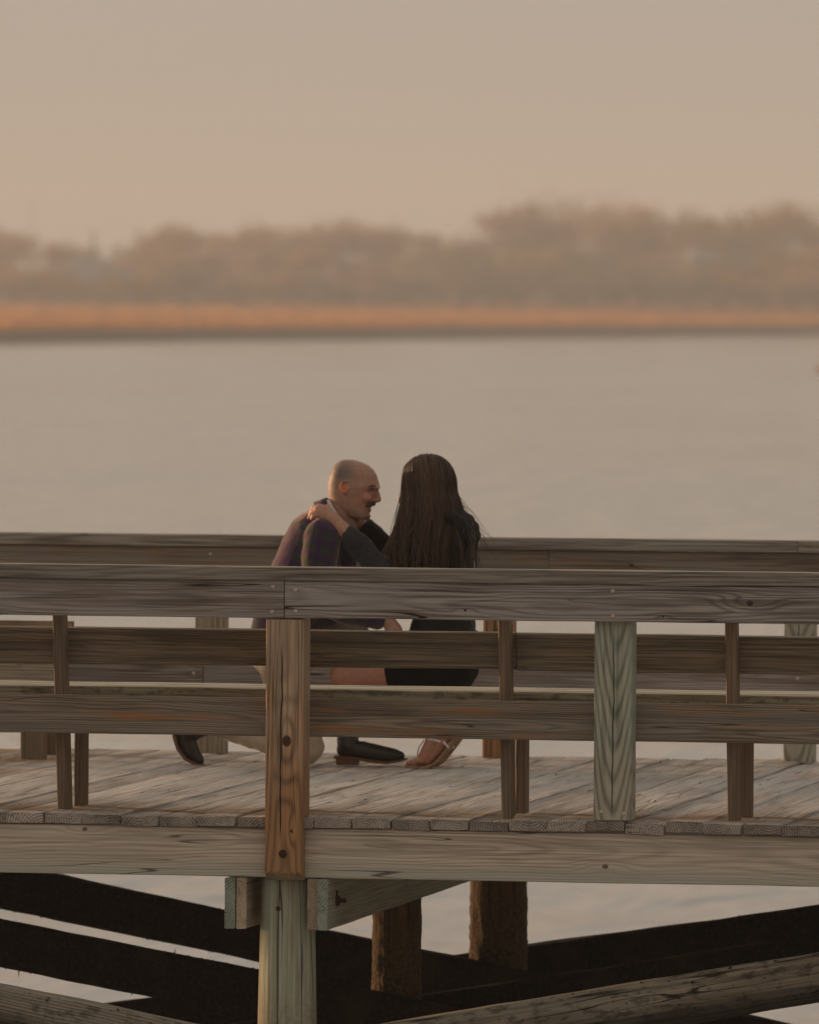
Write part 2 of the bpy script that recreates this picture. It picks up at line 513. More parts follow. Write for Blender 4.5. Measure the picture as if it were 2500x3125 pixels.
def ground_z(v):
    return WATER_Z + np.interp(v, [1400, 1500, 1560, 1640, 1800], [2.5, 3.0, 3.3, 3.6, 4.0])
def tree(kind, var, leafc, x, v, h, label, group):
    u = (x - 1250) / F_PX * v
    t = empty('tree', far(u, v, ground_z(v) - .1))
    wm, lm = PROTO[kind][var % len(PROTO[kind])]
    h *= 1.17
    sc = h / (HT[kind] * (.98 if kind != 'bush' else 1.0))
    rz = random.uniform(0, 6.28)
    t.rotation_euler = (0, 0, rz)
    k_ = 1.5 if kind == 'bush' else 1.05
    t.scale = (sc * k_ * random.uniform(1., 1.2), sc * k_ * random.uniform(1., 1.2), sc)
    a = link('trunk', wm, bark, t)
    b = bpy.data.objects.new('crown', lm); col.objects.link(b); b.parent = t
    if not lm.materials: lm.materials.append(LEAF[leafc])
    b.material_slots[0].link = 'OBJECT'; b.material_slots[0].material = LEAF[leafc]
    tag(t, label, 'tree', group)
ORD = ['first', 'second', 'third', 'fourth', 'fifth', 'sixth', 'seventh', 'eighth', 'ninth', 'tenth', 'eleventh', 'twelfth', 'thirteenth',
       'fourteenth', 'fifteenth', 'sixteenth', 'seventeenth', 'eighteenth', 'nineteenth', 'twentieth']
CNAME = {'tan': 'tan', 'pink': 'pinkish brown', 'olive': 'dark olive', 'gold': 'golden brown'}
# tall back row: (image column in photo px used as a bearing, kind, leaf colour, height in m)
back = [(40, 'oak', 'tan', 12.5), (190, 'oak', 'pink', 11), (400, 'oak', 'pink', 11), (560, 'oak', 'gold', 13.5), (725, 'oak', 'tan', 13.5), (900, 'oak', 'tan', 15),
        (1050, 'oak', 'pink', 14.5), (1190, 'oak', 'tan', 14), (1390, 'oak', 'pink', 13.5), (1545, 'oak', 'pink', 17), (1700, 'bare', 'pink', 21.5), (1830, 'oak', 'tan', 19),
        (1960, 'bare', 'pink', 18.5), (2120, 'oak', 'tan', 16), (2270, 'oak', 'tan', 17.5), (2400, 'oak', 'gold', 17.5), (2480, 'bare', 'pink', 19.5)]
for i, (x, kd, lc, h) in enumerate(back):
    tree(kd, i, lc, x, 1655 + 14 * math.sin(i * 2.1), h, '%s tree in the tall back row of the far treeline, %s from left' % ('bare branched' if kd == 'bare' else CNAME[lc], ORD[i]), 'tall trees of the far treeline')
mid = [(-20, 'oak', 'tan', 7.5), (130, 'oak', 'pink', 7.5), (330, 'bare', 'pink', 8.), (520, 'oak', 'tan', 9.5), (640, 'oak', 'pink', 10), (790, 'oak', 'pink', 10), (960, 'oak', 'tan', 10), (1120, 'oak', 'pink', 9.5),
       (1260, 'oak', 'pink', 9), (1420, 'oak', 'olive', 10), (1580, 'oak', 'tan', 10.5), (1730, 'oak', 'olive', 11), (1890, 'oak', 'olive', 10), (2010, 'oak', 'pink', 9.5), (2330, 'oak', 'olive', 9.5), (2490, 'oak', 'tan', 11)]
for i, (x, kd, lc, h) in enumerate(mid):
    tree(kd, i + 1, lc, x, 1580 + 10 * math.sin(i * 1.7), h, '%s tree in the middle row of the far treeline, %s from left' % (CNAME[lc], ORD[i]), 'middle trees of the far treeline')
front = [(30, 'tan', 6), (205, 'gold', 6.4), (330, 'pink', 3.5), (430, 'gold', 5.5), (560, 'olive', 6), (690, 'gold', 5), (850, 'tan', 5.5), (1010, 'olive', 6), (1140, 'pink', 6.5), (1270, 'pink', 7),
         (1400, 'olive', 7), (1540, 'olive', 6), (1690, 'olive', 7.5), (1830, 'olive', 6.5), (1960, 'olive', 6), (2090, 'olive', 6.5), (2200, 'olive', 8), (2310, 'gold', 8.5), (2420, 'tan', 6.5), (2500, 'olive', 6)]
for i, (x, lc, h) in enumerate(front):
    tree('bush', i, lc, x, 1500 + 8 * math.sin(i * 1.3), h, '%s bushy thicket tree at the marsh edge, %s from the left' % (CNAME[lc], ORD[i]), 'bushes along the marsh edge')
# the wood goes on to both sides and behind, where no single tree reads
rd = random.Random(3)
V, Fc = [], []
for i in range(40000):
    side = rd.uniform(-420, 420)
    
    v = rd.uniform(1665, 1790) if abs(side) < 78 else rd.uniform(1560, 1790)
    hmax = 13 + 6 * mnoise.noise(Vector((side * .03, v * .01, 1))) + 3 * mnoise.noise(Vector((side * .12, v * .05, 4))) + (2.5 if side > 5 else -2.) - (5.5 if abs(side) < 80 else 0)
    p = far(side, v, ground_z(v) + max(.2, hmax) * rd.random() ** 1.15)
    a = Vector((rd.gauss(0, 1), rd.gauss(0, 1), rd.gauss(0, 1))).normalized(); b = a.orthogonal().normalized()
    sz = rd.uniform(.5, 1.3)
    Fc.append((len(V), len(V) + 1, len(V) + 2, len(V) + 3))
    V += [p - a * sz, p + b * sz * .7, p + a * sz, p - b * sz * .7]
tag(link('woodland', pymesh('woodland', V, Fc), LEAF['pink']), 'far mass of brown winter woodland behind the trees', 'woodland', kind='stuff')

# ---- houses that glint between the far trees, a spire and a mast
def house(x, v, z0, w, d, wall_h, roof_h, wallc, roofc, label, windows):
    u = (x - 1250) / F_PX * v
    h = empty('house', far(u, v, z0))
    h.rotation_euler = (0, 0, YAW)
    wm = plain('house_wall', wallc, .8, scale=.8, bumpy=0); rm = plain('house_roof', roofc, .6, scale=.6, bumpy=0)
    gl = plain('window_glass', (.03, .035, .04), .15, spec=.5, bumpy=0)
    V = [(sx * w / 2, sy * d / 2, z) for z in (-1.5, wall_h) for sx, sy in ((-1, -1), (1, -1), (1, 1), (-1, 1))] + [(-w / 2, 0, wall_h + roof_h * .96), (w / 2, 0, wall_h + roof_h * .96)]
    Fc = [(0, 1, 5, 4), (2, 3, 7, 6), (1, 2, 6, 9, 5), (3, 0, 4, 8, 7)]
    link('wall', pymesh('wall', V, Fc), wm, h)
    V = []
    for dz in (0, .22):
        V += [(sx * (w / 2 + .5), sy * (d / 2 + .6), wall_h - .25 + dz) for sx, sy in ((-1, -1), (1, -1), (1, 1), (-1, 1))] + [(-w / 2 - .5, 0, wall_h + roof_h + dz), (w / 2 + .5, 0, wall_h + roof_h + dz)]
    Fc = []
    for a in ((0, 1, 5, 4), (3, 4, 5, 2)):
        Fc += [tuple(k + 6 for k in a), tuple(reversed(a))]
    Fc += [(0, 6, 7, 1), (1, 7, 11, 5), (5, 11, 8, 2), (2, 8, 9, 3), (3, 9, 10, 4), (4, 10, 6, 0)]
    roof = link('roof', pymesh('roof', V, Fc), rm, h)
    link('chimney', board_mesh('chimney', 2.2, .7, .7), plain('chimney_brick', (.2, .12, .09), bumpy=0), roof, stand((w * .28, .6, wall_h + roof_h * .8)))
    for i in range(windows):
        xx = -w / 2 + w * (i + .5) / windows
        f = link('window', board_mesh('window', 1.5, 1.1, .12), plain('window_frame', (.7, .7, .68), bumpy=0), h, stand((xx, -d / 2 - .04, wall_h * .55)))
        link('pane', board_mesh('pane', 1.3, .9, .04), gl, f, frame((0, -.07, 0), AX, AY, AZ))
    tag(h, label, 'house', 'houses among the far trees')
house(2330, 1640, 9.2, 11, 7, 2.6, 2.6, (.30, .33, .37), (.24, .275, .32), 'pale blue grey house roofed in grey above the trees at right', 4)
house(2155, 1652, 8.2, 4.5, 5, 2.2, 1.6, (.26, .285, .31), (.22, .25, .28), 'small pale gabled house left of the blue grey house', 2)
house(1787, 1640, 6.5, 3., 4, 2.0, 1.2, (.26, .27, .28), (.2, .21, .22), 'tiny pale shed wall glimpsed among the olive trees right of centre', 1)
house(330, 1640, 1.2, 10, 8, 5., 3.6, (.20, .23, .26), (.17, .2, .23), 'broad blue grey house behind the golden bush at far left', 5)
house(205, 1648, 3.6, 5, 6, 2.6, 2.2, (.22, .25, .28), (.18, .21, .24), 'narrow blue grey house left of the broad one', 2)
def mast(name, x, v, z0, h, r_, c, label, cat, top):
    u = (x - 1250) / F_PX * v
    t = empty(name, far(u, v, z0))
    V, Fc = [], []
    limb(V, Fc, Vector((0, 0, 0)), r_, Vector((0, 0, h)), r_ * .4, 8)
    m_ = plain(name + '_paint', c, .6, bumpy=0)
    link('shaft', pymesh('shaft', V, Fc), m_, t)
    V, Fc = [], []
    for q in top:
        V, Fc = [], []
        limb(V, Fc, Vector(q[0]), q[1], Vector(q[2]), q[3], 6)
        link('crossarm' if name == 'radio_mast' else 'spire_stage', pymesh('top', V, Fc), m_, t)
    tag(t, label, cat)
mast('radio_mast', 92, 1660, 1.0, 20, .16, (.3, .28, .26), 'thin mast rising above the trees at far left', 'mast', [((-.5, 0, 18), .05, (.5, 0, 18), .05), ((-.4, 0, 16), .05, (.4, 0, 16), .05)])
mast('church_spire', 280, 1668, 7, 8, .6, (.26, .25, .24), 'pointed grey spire behind the houses at far left', 'spire', [((0, 0, -6), 1.3, (0, 0, .5), 1.2), ((0, 0, .5), 1.2, (0, 0, 2.5), .6)])

# ---- haze over the river, one closed box
hz = bpy.data.materials.new('river_haze'); hz.use_nodes = True
hz.node_tree.nodes.clear()
pv = hz.node_tree.nodes.new('ShaderNodeVolumePrincipled')
pv.inputs['Color'].default_value = (.84, .88, .94, 1)
pv.inputs['Density'].default_value = .00040
pv.inputs['Anisotropy'].default_value = .15
ov = hz.node_tree.nodes.new('ShaderNodeOutputMaterial')
hz.node_tree.links.new(pv.outputs[0], ov.inputs['Volume'])
x0, x1, y0, y1, z0, z1 = -2700, 2500, -140, 3500, WATER_Z - 1.2, 46
V = [(x, y, z) for z in (z0, z1) for x, y in ((x0, y0), (x1, y0), (x1, y1), (x0, y1))]
me = pymesh('haze', V, [(3, 2, 1, 0), (4, 5, 6, 7), (0, 1, 5, 4), (1, 2, 6, 5), (2, 3, 7, 6), (3, 0, 4, 7)])
tag(link('haze', me, hz), 'thin pale evening haze over the whole river', 'haze', kind='stuff')

# ================================================================== THE PIER
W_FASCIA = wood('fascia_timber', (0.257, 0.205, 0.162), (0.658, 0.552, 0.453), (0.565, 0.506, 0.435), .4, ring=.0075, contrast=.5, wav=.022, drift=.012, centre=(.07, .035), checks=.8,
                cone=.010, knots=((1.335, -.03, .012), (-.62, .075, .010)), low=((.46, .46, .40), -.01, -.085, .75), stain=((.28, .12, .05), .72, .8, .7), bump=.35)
W_DECK = wood('deck_timber', (.215, .185, .162), (.53, .49, .455), (.55, .53, .515), .55, ring=.010, contrast=.4, wav=.02, end=(.42, .36, .32), checks=1., streak=.38, bump=.8, drift=.01, edge=True, pale_top=0, cone=.003)
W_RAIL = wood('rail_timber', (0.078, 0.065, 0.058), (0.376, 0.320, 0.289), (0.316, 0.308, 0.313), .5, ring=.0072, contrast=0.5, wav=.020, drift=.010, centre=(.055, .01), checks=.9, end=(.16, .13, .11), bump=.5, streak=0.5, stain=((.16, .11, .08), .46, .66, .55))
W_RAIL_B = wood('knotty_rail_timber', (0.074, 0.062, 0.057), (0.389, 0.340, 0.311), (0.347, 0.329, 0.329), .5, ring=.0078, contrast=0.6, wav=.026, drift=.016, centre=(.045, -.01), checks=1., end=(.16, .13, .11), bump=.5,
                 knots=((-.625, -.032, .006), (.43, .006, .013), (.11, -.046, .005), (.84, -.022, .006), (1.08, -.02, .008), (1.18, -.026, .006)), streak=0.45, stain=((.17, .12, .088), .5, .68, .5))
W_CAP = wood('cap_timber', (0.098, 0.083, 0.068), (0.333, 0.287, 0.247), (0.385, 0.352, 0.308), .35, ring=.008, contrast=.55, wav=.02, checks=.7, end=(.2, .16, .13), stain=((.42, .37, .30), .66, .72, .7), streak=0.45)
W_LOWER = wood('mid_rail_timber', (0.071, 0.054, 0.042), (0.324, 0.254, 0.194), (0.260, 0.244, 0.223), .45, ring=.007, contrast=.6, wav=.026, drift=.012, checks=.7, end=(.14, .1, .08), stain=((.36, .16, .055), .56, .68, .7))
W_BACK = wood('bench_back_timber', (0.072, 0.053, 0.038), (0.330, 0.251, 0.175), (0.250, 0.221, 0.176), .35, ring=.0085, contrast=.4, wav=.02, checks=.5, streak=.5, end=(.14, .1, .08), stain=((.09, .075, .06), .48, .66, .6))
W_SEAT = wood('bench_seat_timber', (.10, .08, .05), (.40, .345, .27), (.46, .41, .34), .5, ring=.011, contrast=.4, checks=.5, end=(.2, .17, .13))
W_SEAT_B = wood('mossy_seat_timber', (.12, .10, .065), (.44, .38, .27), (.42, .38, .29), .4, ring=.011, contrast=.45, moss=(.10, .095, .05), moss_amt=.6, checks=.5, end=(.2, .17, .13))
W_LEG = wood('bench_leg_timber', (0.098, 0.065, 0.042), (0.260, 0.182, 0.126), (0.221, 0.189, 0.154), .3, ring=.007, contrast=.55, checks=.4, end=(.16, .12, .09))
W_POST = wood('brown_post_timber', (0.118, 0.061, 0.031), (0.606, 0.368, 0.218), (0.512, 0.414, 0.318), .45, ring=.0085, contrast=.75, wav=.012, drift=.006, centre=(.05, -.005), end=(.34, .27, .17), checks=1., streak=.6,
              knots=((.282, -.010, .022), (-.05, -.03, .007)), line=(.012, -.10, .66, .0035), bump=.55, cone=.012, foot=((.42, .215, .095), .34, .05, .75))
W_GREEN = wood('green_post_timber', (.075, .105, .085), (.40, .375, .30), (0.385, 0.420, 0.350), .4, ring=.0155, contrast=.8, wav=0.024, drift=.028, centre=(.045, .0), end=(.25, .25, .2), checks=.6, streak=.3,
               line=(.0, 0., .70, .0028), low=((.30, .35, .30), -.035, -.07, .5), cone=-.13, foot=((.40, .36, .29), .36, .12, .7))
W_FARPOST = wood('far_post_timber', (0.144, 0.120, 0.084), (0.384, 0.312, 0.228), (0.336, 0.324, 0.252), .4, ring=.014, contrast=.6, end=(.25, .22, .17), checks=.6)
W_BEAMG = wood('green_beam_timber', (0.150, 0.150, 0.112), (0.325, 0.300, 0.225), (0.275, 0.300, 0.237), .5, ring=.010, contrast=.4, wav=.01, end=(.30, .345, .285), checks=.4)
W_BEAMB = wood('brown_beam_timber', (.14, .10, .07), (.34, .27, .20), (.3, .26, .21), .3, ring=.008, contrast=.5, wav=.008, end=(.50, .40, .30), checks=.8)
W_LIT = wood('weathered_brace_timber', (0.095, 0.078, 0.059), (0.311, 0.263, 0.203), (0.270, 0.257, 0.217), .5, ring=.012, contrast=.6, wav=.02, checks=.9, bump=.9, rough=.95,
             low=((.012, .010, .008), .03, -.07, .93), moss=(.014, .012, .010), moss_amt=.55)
# timber that the tide keeps black with growth
s = NT('tide_black_timber', .95, .12)
P, _ = s.obj()
g1 = s.noise(P, 55., 4., .7); g2 = s.noise(s.vm('MULTIPLY', P, (2, 30, 30)), 1., 3.)
g3 = s.noise(P, 5., 3.)
c = s.mix(s.ramp(g1, .42, .7), (.009, .0075, .006), (.030, .025, .019))
c = s.mix(s.mul(s.ramp(g3, .5, .72), .6), c, (.045, .036, .022))
s.base(c); s.bump(s.add(g1, s.mul(g2, .5)), .9, .02)
W_BLACK = s.m
# round piles: green treated wood above, brown and crusted towards the water
def pile_mat(name, topc, darkc, crust, zc, band):
    s = NT(name, .9, .2)
    P, _ = s.obj()
    px, py, pz = s.xyz(P)
    an = s.f('ARCTAN2', pz, py)
    q = s.vec(s.mul(px, 2.2), s.mul(an, 3.), 0.)
    w = s.mul(s.rand(), 37.)
    st = s.noise(s.vec(s.mul(px, 1.4), s.mul(an, 6.), w), 1., 4., .65)
    fn = s.noise(s.vec(s.mul(px, 4.), s.mul(an, 40.), 0.), 1., 2., .6)
    bl = s.noise(q, .7, 4., .6)
    c = s.mix(s.ramp(st, .32, .72), topc, darkc)
    c = s.mix(s.mul(s.ramp(bl, .5, .7), .6), c, (.22, .13, .06))
    c = s.mix(s.mul(s.ramp(fn, .45, .75), .5), c, tuple(k * .45 for k in darkc))
    ck = s.ramp(s.f('ABSOLUTE', s.sub(s.noise(s.vec(s.mul(px, .5), s.mul(an, 3.1), 2.), 1., 1., .4), .5)), .002, .012, 1, 0)
    c = s.mix(s.mul(ck, .85), c, (.012, .010, .007))
    cr = s.noise(P, 70., 4., .7)
    low = s.ramp(s.add(px, s.mul(s.sub(bl, .5), .5)), zc, zc - band)
    c = s.mix(low, c, s.mix(s.ramp(cr, .4, .65), crust, tuple(k * 2.6 for k in crust)))
    s.base(c)
    s.bump(s.sub(s.add(s.mul(st, .7), s.mul(s.mul(cr, low), 1.6)), s.mul(ck, 1.4)), .7, .012)
    return s.m
W_PILE = pile_mat('green_pile_wood', (.42, .44, .35), (.27, .265, .19), (.16, .12, .08), -.55, .5)
W_PILE_D = pile_mat('dark_pile_wood', (.14, .085, .042), (.055, .036, .020), (.055, .036, .019), -.35, .5)
M_RUST = plain('rusty_iron', (.055, .028, .018), .85, .3, scale=120., var=.5)
M_SCREW = plain('screw_steel', (.55, .46, .37), .5, .3, scale=200.)

# ---- deck: planks laid across the pier, stringers and the outer fascia board
deck = empty('deck')
tag(deck, 'weathered plank deck of the wooden pier', 'pier deck', kind='structure')
DECK_L, PITCH_P = 4.80, .1455
plank_me = [board_mesh('plank', DECK_L, .1425, .038, seg=.12, wear=.0022, cham=.004, cup=(-.0015, .002, .0012, -.002)[i % 4], seed=100 + i, rough_ends=.006) for i in range(8)]
rp = random.Random(5)
for i in range(-40, 30):
    x = -1.445 + PITCH_P * i
    if not -4.6 < x < 3.2: continue
    me = plank_me[rp.randrange(8)]
    lift = rp.uniform(-.0055, .004) + (.004 if rp.random() < .15 else 0)
    o = link('plank', me, W_DECK, deck, flat_y((x + rp.uniform(-.0018, .0018), DECK_L / 2 + rp.uniform(-.014, .008), -.019 + lift)) @ Matrix.Rotation(rp.uniform(-.012, .012), 4, 'X') @ Matrix.Rotation(rp.uniform(-.0009, .0009), 4, 'Y') @ Matrix.Diagonal((1, rp.uniform(.93, 1.03), rp.uniform(.965, .998), 1)))
board('fascia', 7.6, .182, .042, W_FASCIA, deck, lie_x((-.6, .038, -.134)), wear=.0018)
board('fascia', 7.6, .182, .042, W_FASCIA, deck, lie_x((-.6, 4.76, -.134)), wear=.0018)
for y in (1.2, 2.4, 3.6):
    board('stringer', 7.6, .182, .042, W_FASCIA, deck, lie_x((-.6, y, -.134)))
# ---- near railing
screw_me = disc_mesh('screw', .0074, .003, 10)
rail = empty('railing')
tag(rail, 'grey weathered pier railing nearest the viewer, in front of the bench', 'railing')
def screws(parent_obj, pts, y):
    inv = parent_obj.matrix_basis.inverted()
    for (x, z) in pts:
        link('screw', screw_me, M_SCREW, parent_obj, inv @ Matrix.Translation((x, y, z)))
b1 = board('rail_board', 2.6, .138, .038, W_RAIL, rail, lie_x((-.459 - 1.3, -.031, .8035)))
b2 = board('rail_board', 2.6, .136, .038, W_RAIL_B, rail, lie_x((-.4555 + 1.3, -.0325, .8045)))
screws(b1, [(-.501, .851), (-.504, .758)], -.0505)
screws(b2, [(-.416, .840), (-.415, .762), (.767, .850), (.768, .758)], -.052)
board('cap_board', 4.9, .165, .050, W_CAP, rail, flat_x((.05, .022, .898)), wear=.002)
board('cap_board', 2.4, .165, .050, W_CAP, rail, flat_x((-3.604, .022, .898)), wear=.002)
board('lower_board', 6.0, .142, .038, W_LOWER, rail, lie_x((-.4, .113, .363)), wear=.0015)
def prism(name, prof, W, mat, parent, mtx, seg=.08):
    """Upright post: prof is the (height, depth) outline, extruded over the width; local X is up."""
    bm = bmesh.new()
    a = [bm.verts.new((h, d, -W / 2)) for h, d in prof]
    f = bm.faces.new(a)
    ex = bmesh.ops.extrude_face_region(bm, geom=[f])
    for v in [e for e in ex['geom'] if isinstance(e, bmesh.types.BMVert)]: v.co.z += W
    bmesh.ops.recalc_face_normals(bm, faces=bm.faces)
    bmesh.ops.bevel(bm, geom=[e for e in bm.edges if abs(e.calc_face_angle(0)) > .5], offset=.004, segments=1, affect='EDGES')
    me = bpy.data.meshes.new(name); bm.to_mesh(me); bm.free()
    return link(name, me, mat, parent, mtx)
notched = [(.733, -.045), (-.203, -.045), (-.233, -.017), (-.233, .013), (-.001, .013), (-.001, .092), (.872, .092), (.872, -.009), (.733, -.009)]
for i, x in enumerate((-2.90, -.4565)):
    p = prism('post', notched, .141, W_POST, rail, stand((x, 0, 0)))
    if i == 1:
        link('bolt', disc_mesh('bolt', .0155, .008, 14, .8), M_RUST, p, p.matrix_basis.inverted() @ Matrix.Translation((-.459, -.046, -.134)))
square = [(.872, -.009), (.004, -.009), (.004, .090), (.872, .090)]
for i, x in enumerate((-1.677 - 2.44, -1.70 - 0., .7635, 1.985)):
    if i < 2: continue
    p = prism('post', square, .141, W_GREEN, rail, stand((x, .006 if i == 2 else 0, 0)))
    if i == 2:
        screws(p, [(.722, .038), (.806, .032)], -.0035)
        tag(p, 'green tinted treated post')

# ---- bench that backs on to the near railing
bench = empty('bench', (0, 0, 0))
tag(bench, 'long wooden bench on the deck with its back to the near railing', 'bench')
tilt = math.atan2(.105, .72)
def slat_mtx(x):
    # foot at y=.27, leaning towards the railing as it rises
    d = Vector((0, -math.sin(tilt), math.cos(tilt)))
    return frame((x, .27 - .5 * .79 * math.tan(tilt), .395), d, (0, math.cos(tilt), math.sin(tilt)), NX)
LEG_DX = .010
for x in (-2.20, -1.352, -.512, .331, 1.177, 2.02):
    board('upright', .80, .040, .088, W_LEG, bench, slat_mtx(x), wear=.001)
    board('leg', .42, .038, .089, W_LEG, bench, stand((x + LEG_DX, .50, .21)), wear=.001)
    board('seat_bearer', .44, .089, .038, W_LEG, bench, edge_y((x + LEG_DX + .040, .52, .375)), wear=.001)
bt = Vector((0, -math.sin(tilt), math.cos(tilt)))
def back_mtx(x, h):
    o = Vector((x, .27, 0)) + bt * h + Vector((0, math.cos(tilt), math.sin(tilt))) * .065
    return frame(o, AX, (0, math.cos(tilt), math.sin(tilt)), bt)
board('backrest', 2.72, .136, .038, W_BACK, bench, back_mtx(-1.0, .612), wear=.002)
board('backrest', 1.85, .139, .038, W_BACK, bench, back_mtx(1.288, .609), wear=.002)
for k, (y, m_) in enumerate(((.365, W_SEAT_B), (.51, W_SEAT), (.655, W_SEAT))):
    board('seat_plank', 4.55, .14, .038, m_, bench, flat_x((-.1, y, .4405)), wear=.0025)

# ---- far railing
rail2 = empty('railing')
tag(rail2, 'far pier railing behind the couple along the river side', 'railing')
rb = board('rail_board', 3.9, .138, .038, W_LOWER, rail2, lie_x((-2.2, 4.545, .8035)))
rb2 = board('rail_board', 4.2, .138, .038, W_LOWER, rail2, lie_x((1.852, 4.545, .8035)))
screws(rb, [(-1.69, .842)], 4.5255)
board('cap_board', 4.7, .15, .050, W_CAP, rail2, flat_x((-1.55, 4.585, .898)), wear=.002)
board('cap_board', 2.6, .15, .050, W_CAP, rail2, flat_x((2.102, 4.585, .898)), wear=.002)
lb = board('lower_board', 3.4, .142, .038, W_RAIL, rail2, lie_x((-3.42, 4.545, .363)))
lb2 = board('lower_board', 4.6, .142, .038, W_RAIL, rail2, lie_x((.583, 4.545, .363)))
screws(lb, [(-1.76, .34)], 4.5255); screws(lb2, [(.80, .352)], 4.5255)
for i, (x, m_) in enumerate(((-2.92, W_FARPOST), (-1.700, W_FARPOST), (-.470, W_POST), (.800, W_GREEN), (2.02, W_FARPOST))):
    board('post', .872, .128, .09, m_, rail2, stand((x, 4.611, .437)), wear=.001)

# ---- second bench, across the deck at the left
b2_ = empty('bench', (-3.0, 4.05, 0))
tag(b2_, 'low weathered bench by the far railing at the left edge', 'bench')
for x in (-2.30, -3.6):
    board('leg', .40, .094, .089, W_LEG, b2_, Matrix.Translation((3.0, -4.05, 0)) @ stand((x, 3.885, .2)), wear=.001)
    board('leg', .50, .089, .038, W_LEG, b2_, Matrix.Translation((3.0, -4.05, 0)) @ stand((x, 4.27, .25)), wear=.001)
board('apron', 1.9, .10, .038, W_SEAT, b2_, Matrix.Translation((3.0, -4.05, 0)) @ lie_x((-3.13, 3.82, .35)), wear=.002)
for y in (3.87, 4.01, 4.15):
    board('seat_plank', 1.95, .135, .034, W_SEAT, b2_, Matrix.Translation((3.0, -4.05, 0)) @ flat_x((-3.13, y, .418)), wear=.002)
board('backrest', 2.0, .09, .036, W_LEG, b2_, Matrix.Translation((3.0, -4.05, 0)) @ lie_x((-3.23, 4.31, .515)), wear=.002)

# ---- what carries the deck
def pile(x, y, r_top, r_bot, mat, label, lean=0.):
    V, Fc = [], []
    n, rows, top, bot = 72, 200, -.224, -4.2
    sd = x * 3 + y * 7
    for i in range(rows + 1):
        t = i / rows; z = top + (bot - top) * t
        r_ = r_top + (r_bot - r_top) * min(1, t * 4.0)
        for j in range(n):
            a = 2 * math.pi * j / n
            rr = r_ * (1 + .016 * mnoise.noise(Vector((math.cos(a) * 2.4, math.sin(a) * 2.4, z * .7 + sd))) + .016 * mnoise.noise(Vector((math.cos(a) * 9, math.sin(a) * 9, z * 1.5 + sd))))
            if mat is W_PILE_D:
                q_ = Vector((math.cos(a) * r_ * 38, math.sin(a) * r_ * 38, z * 38 + sd))
                rr += .0085 * mnoise.noise(q_) * min(1, max(0, (-.3 - z) / .35)) + .004 * mnoise.noise(q_ * 2.3) * min(1, max(0, (-.3 - z) / .35))
            V.append((z, rr * math.cos(a) + lean * t, rr * math.sin(a)))
    for i in range(rows):
        for j in range(n):
            a, b = i * n + j, i * n + (j + 1) % n
            Fc.append((a, a + n, b + n, b))
    Fc.append(tuple(range(n)))
    me = pymesh('pile', V, Fc)
    bm = bmesh.new(); bm.from_mesh(me); bmesh.ops.recalc_face_normals(bm, faces=bm.faces); bm.to_mesh(me); bm.free()
    o = link('pile', me, mat, None, stand((x, y, 0)), smooth=True)
    tag(o, label, 'pile', 'round piles under the deck')
    return o
p1 = pile(-.4745, .14, .098, .118, W_PILE, 'greenish round pile nearest the viewer, below the brown post')
link('knot', disc_mesh('knot', .009, .003, 12), M_RUST, p1, p1.matrix_basis.inverted() @ Matrix.Translation((-.492, .0385, -.342)))
pile(-.486, 2.40, .093, .103, W_PILE_D, 'dark round pile in the middle of the row under the deck')
pile(-.448, 4.50, .116, .124, W_PILE_D, 'thick dark pile at the far side under the deck')
def beam(x, mat, label, y0=-.004, sub=None):
    o = link('cap_beam', board_mesh('cap_beam', 4.78, .188, .0385, seed=int(x * 100), wear=.0014), mat, None, edge_y((x, y0 + 2.39, -.3225)))
    tag(o, label, 'beam', 'paired beams clamping the piles')
    return o
beam(-.6645, W_BEAMG, 'green ended beam under the deck, outermost on the left of the pile', -.012)
beam(-.6225, W_BEAMB, 'reddish ended beam between the left green beam and the pile', -.002)
beam(-.356, W_BEAMB, 'cracked grey ended beam against the right of the pile', .004)
bo = beam(-.3155, W_BEAMG, 'green ended beam with a rusty bolt on the right of the pile', -.012)
inv = bo.matrix_basis.inverted()
bolt = disc_mesh('bolt', .020, .012, 10, .9)
link('washer', bolt, M_RUST, bo, inv @ frame((-.2965, .16, -.318), AY, NX, AZ))
link('bolt', board_mesh('bolt_shank', .05, .016, .016, cham=.003), M_RUST, bo, inv @ lie_x((-.285, .16, -.316)))
link('washer_plate', board_mesh('washer_plate', .052, .016, .006, cham=.001), M_RUST, bo, inv @ frame((-.2935, .16, -.305), AZ, NX, NY))
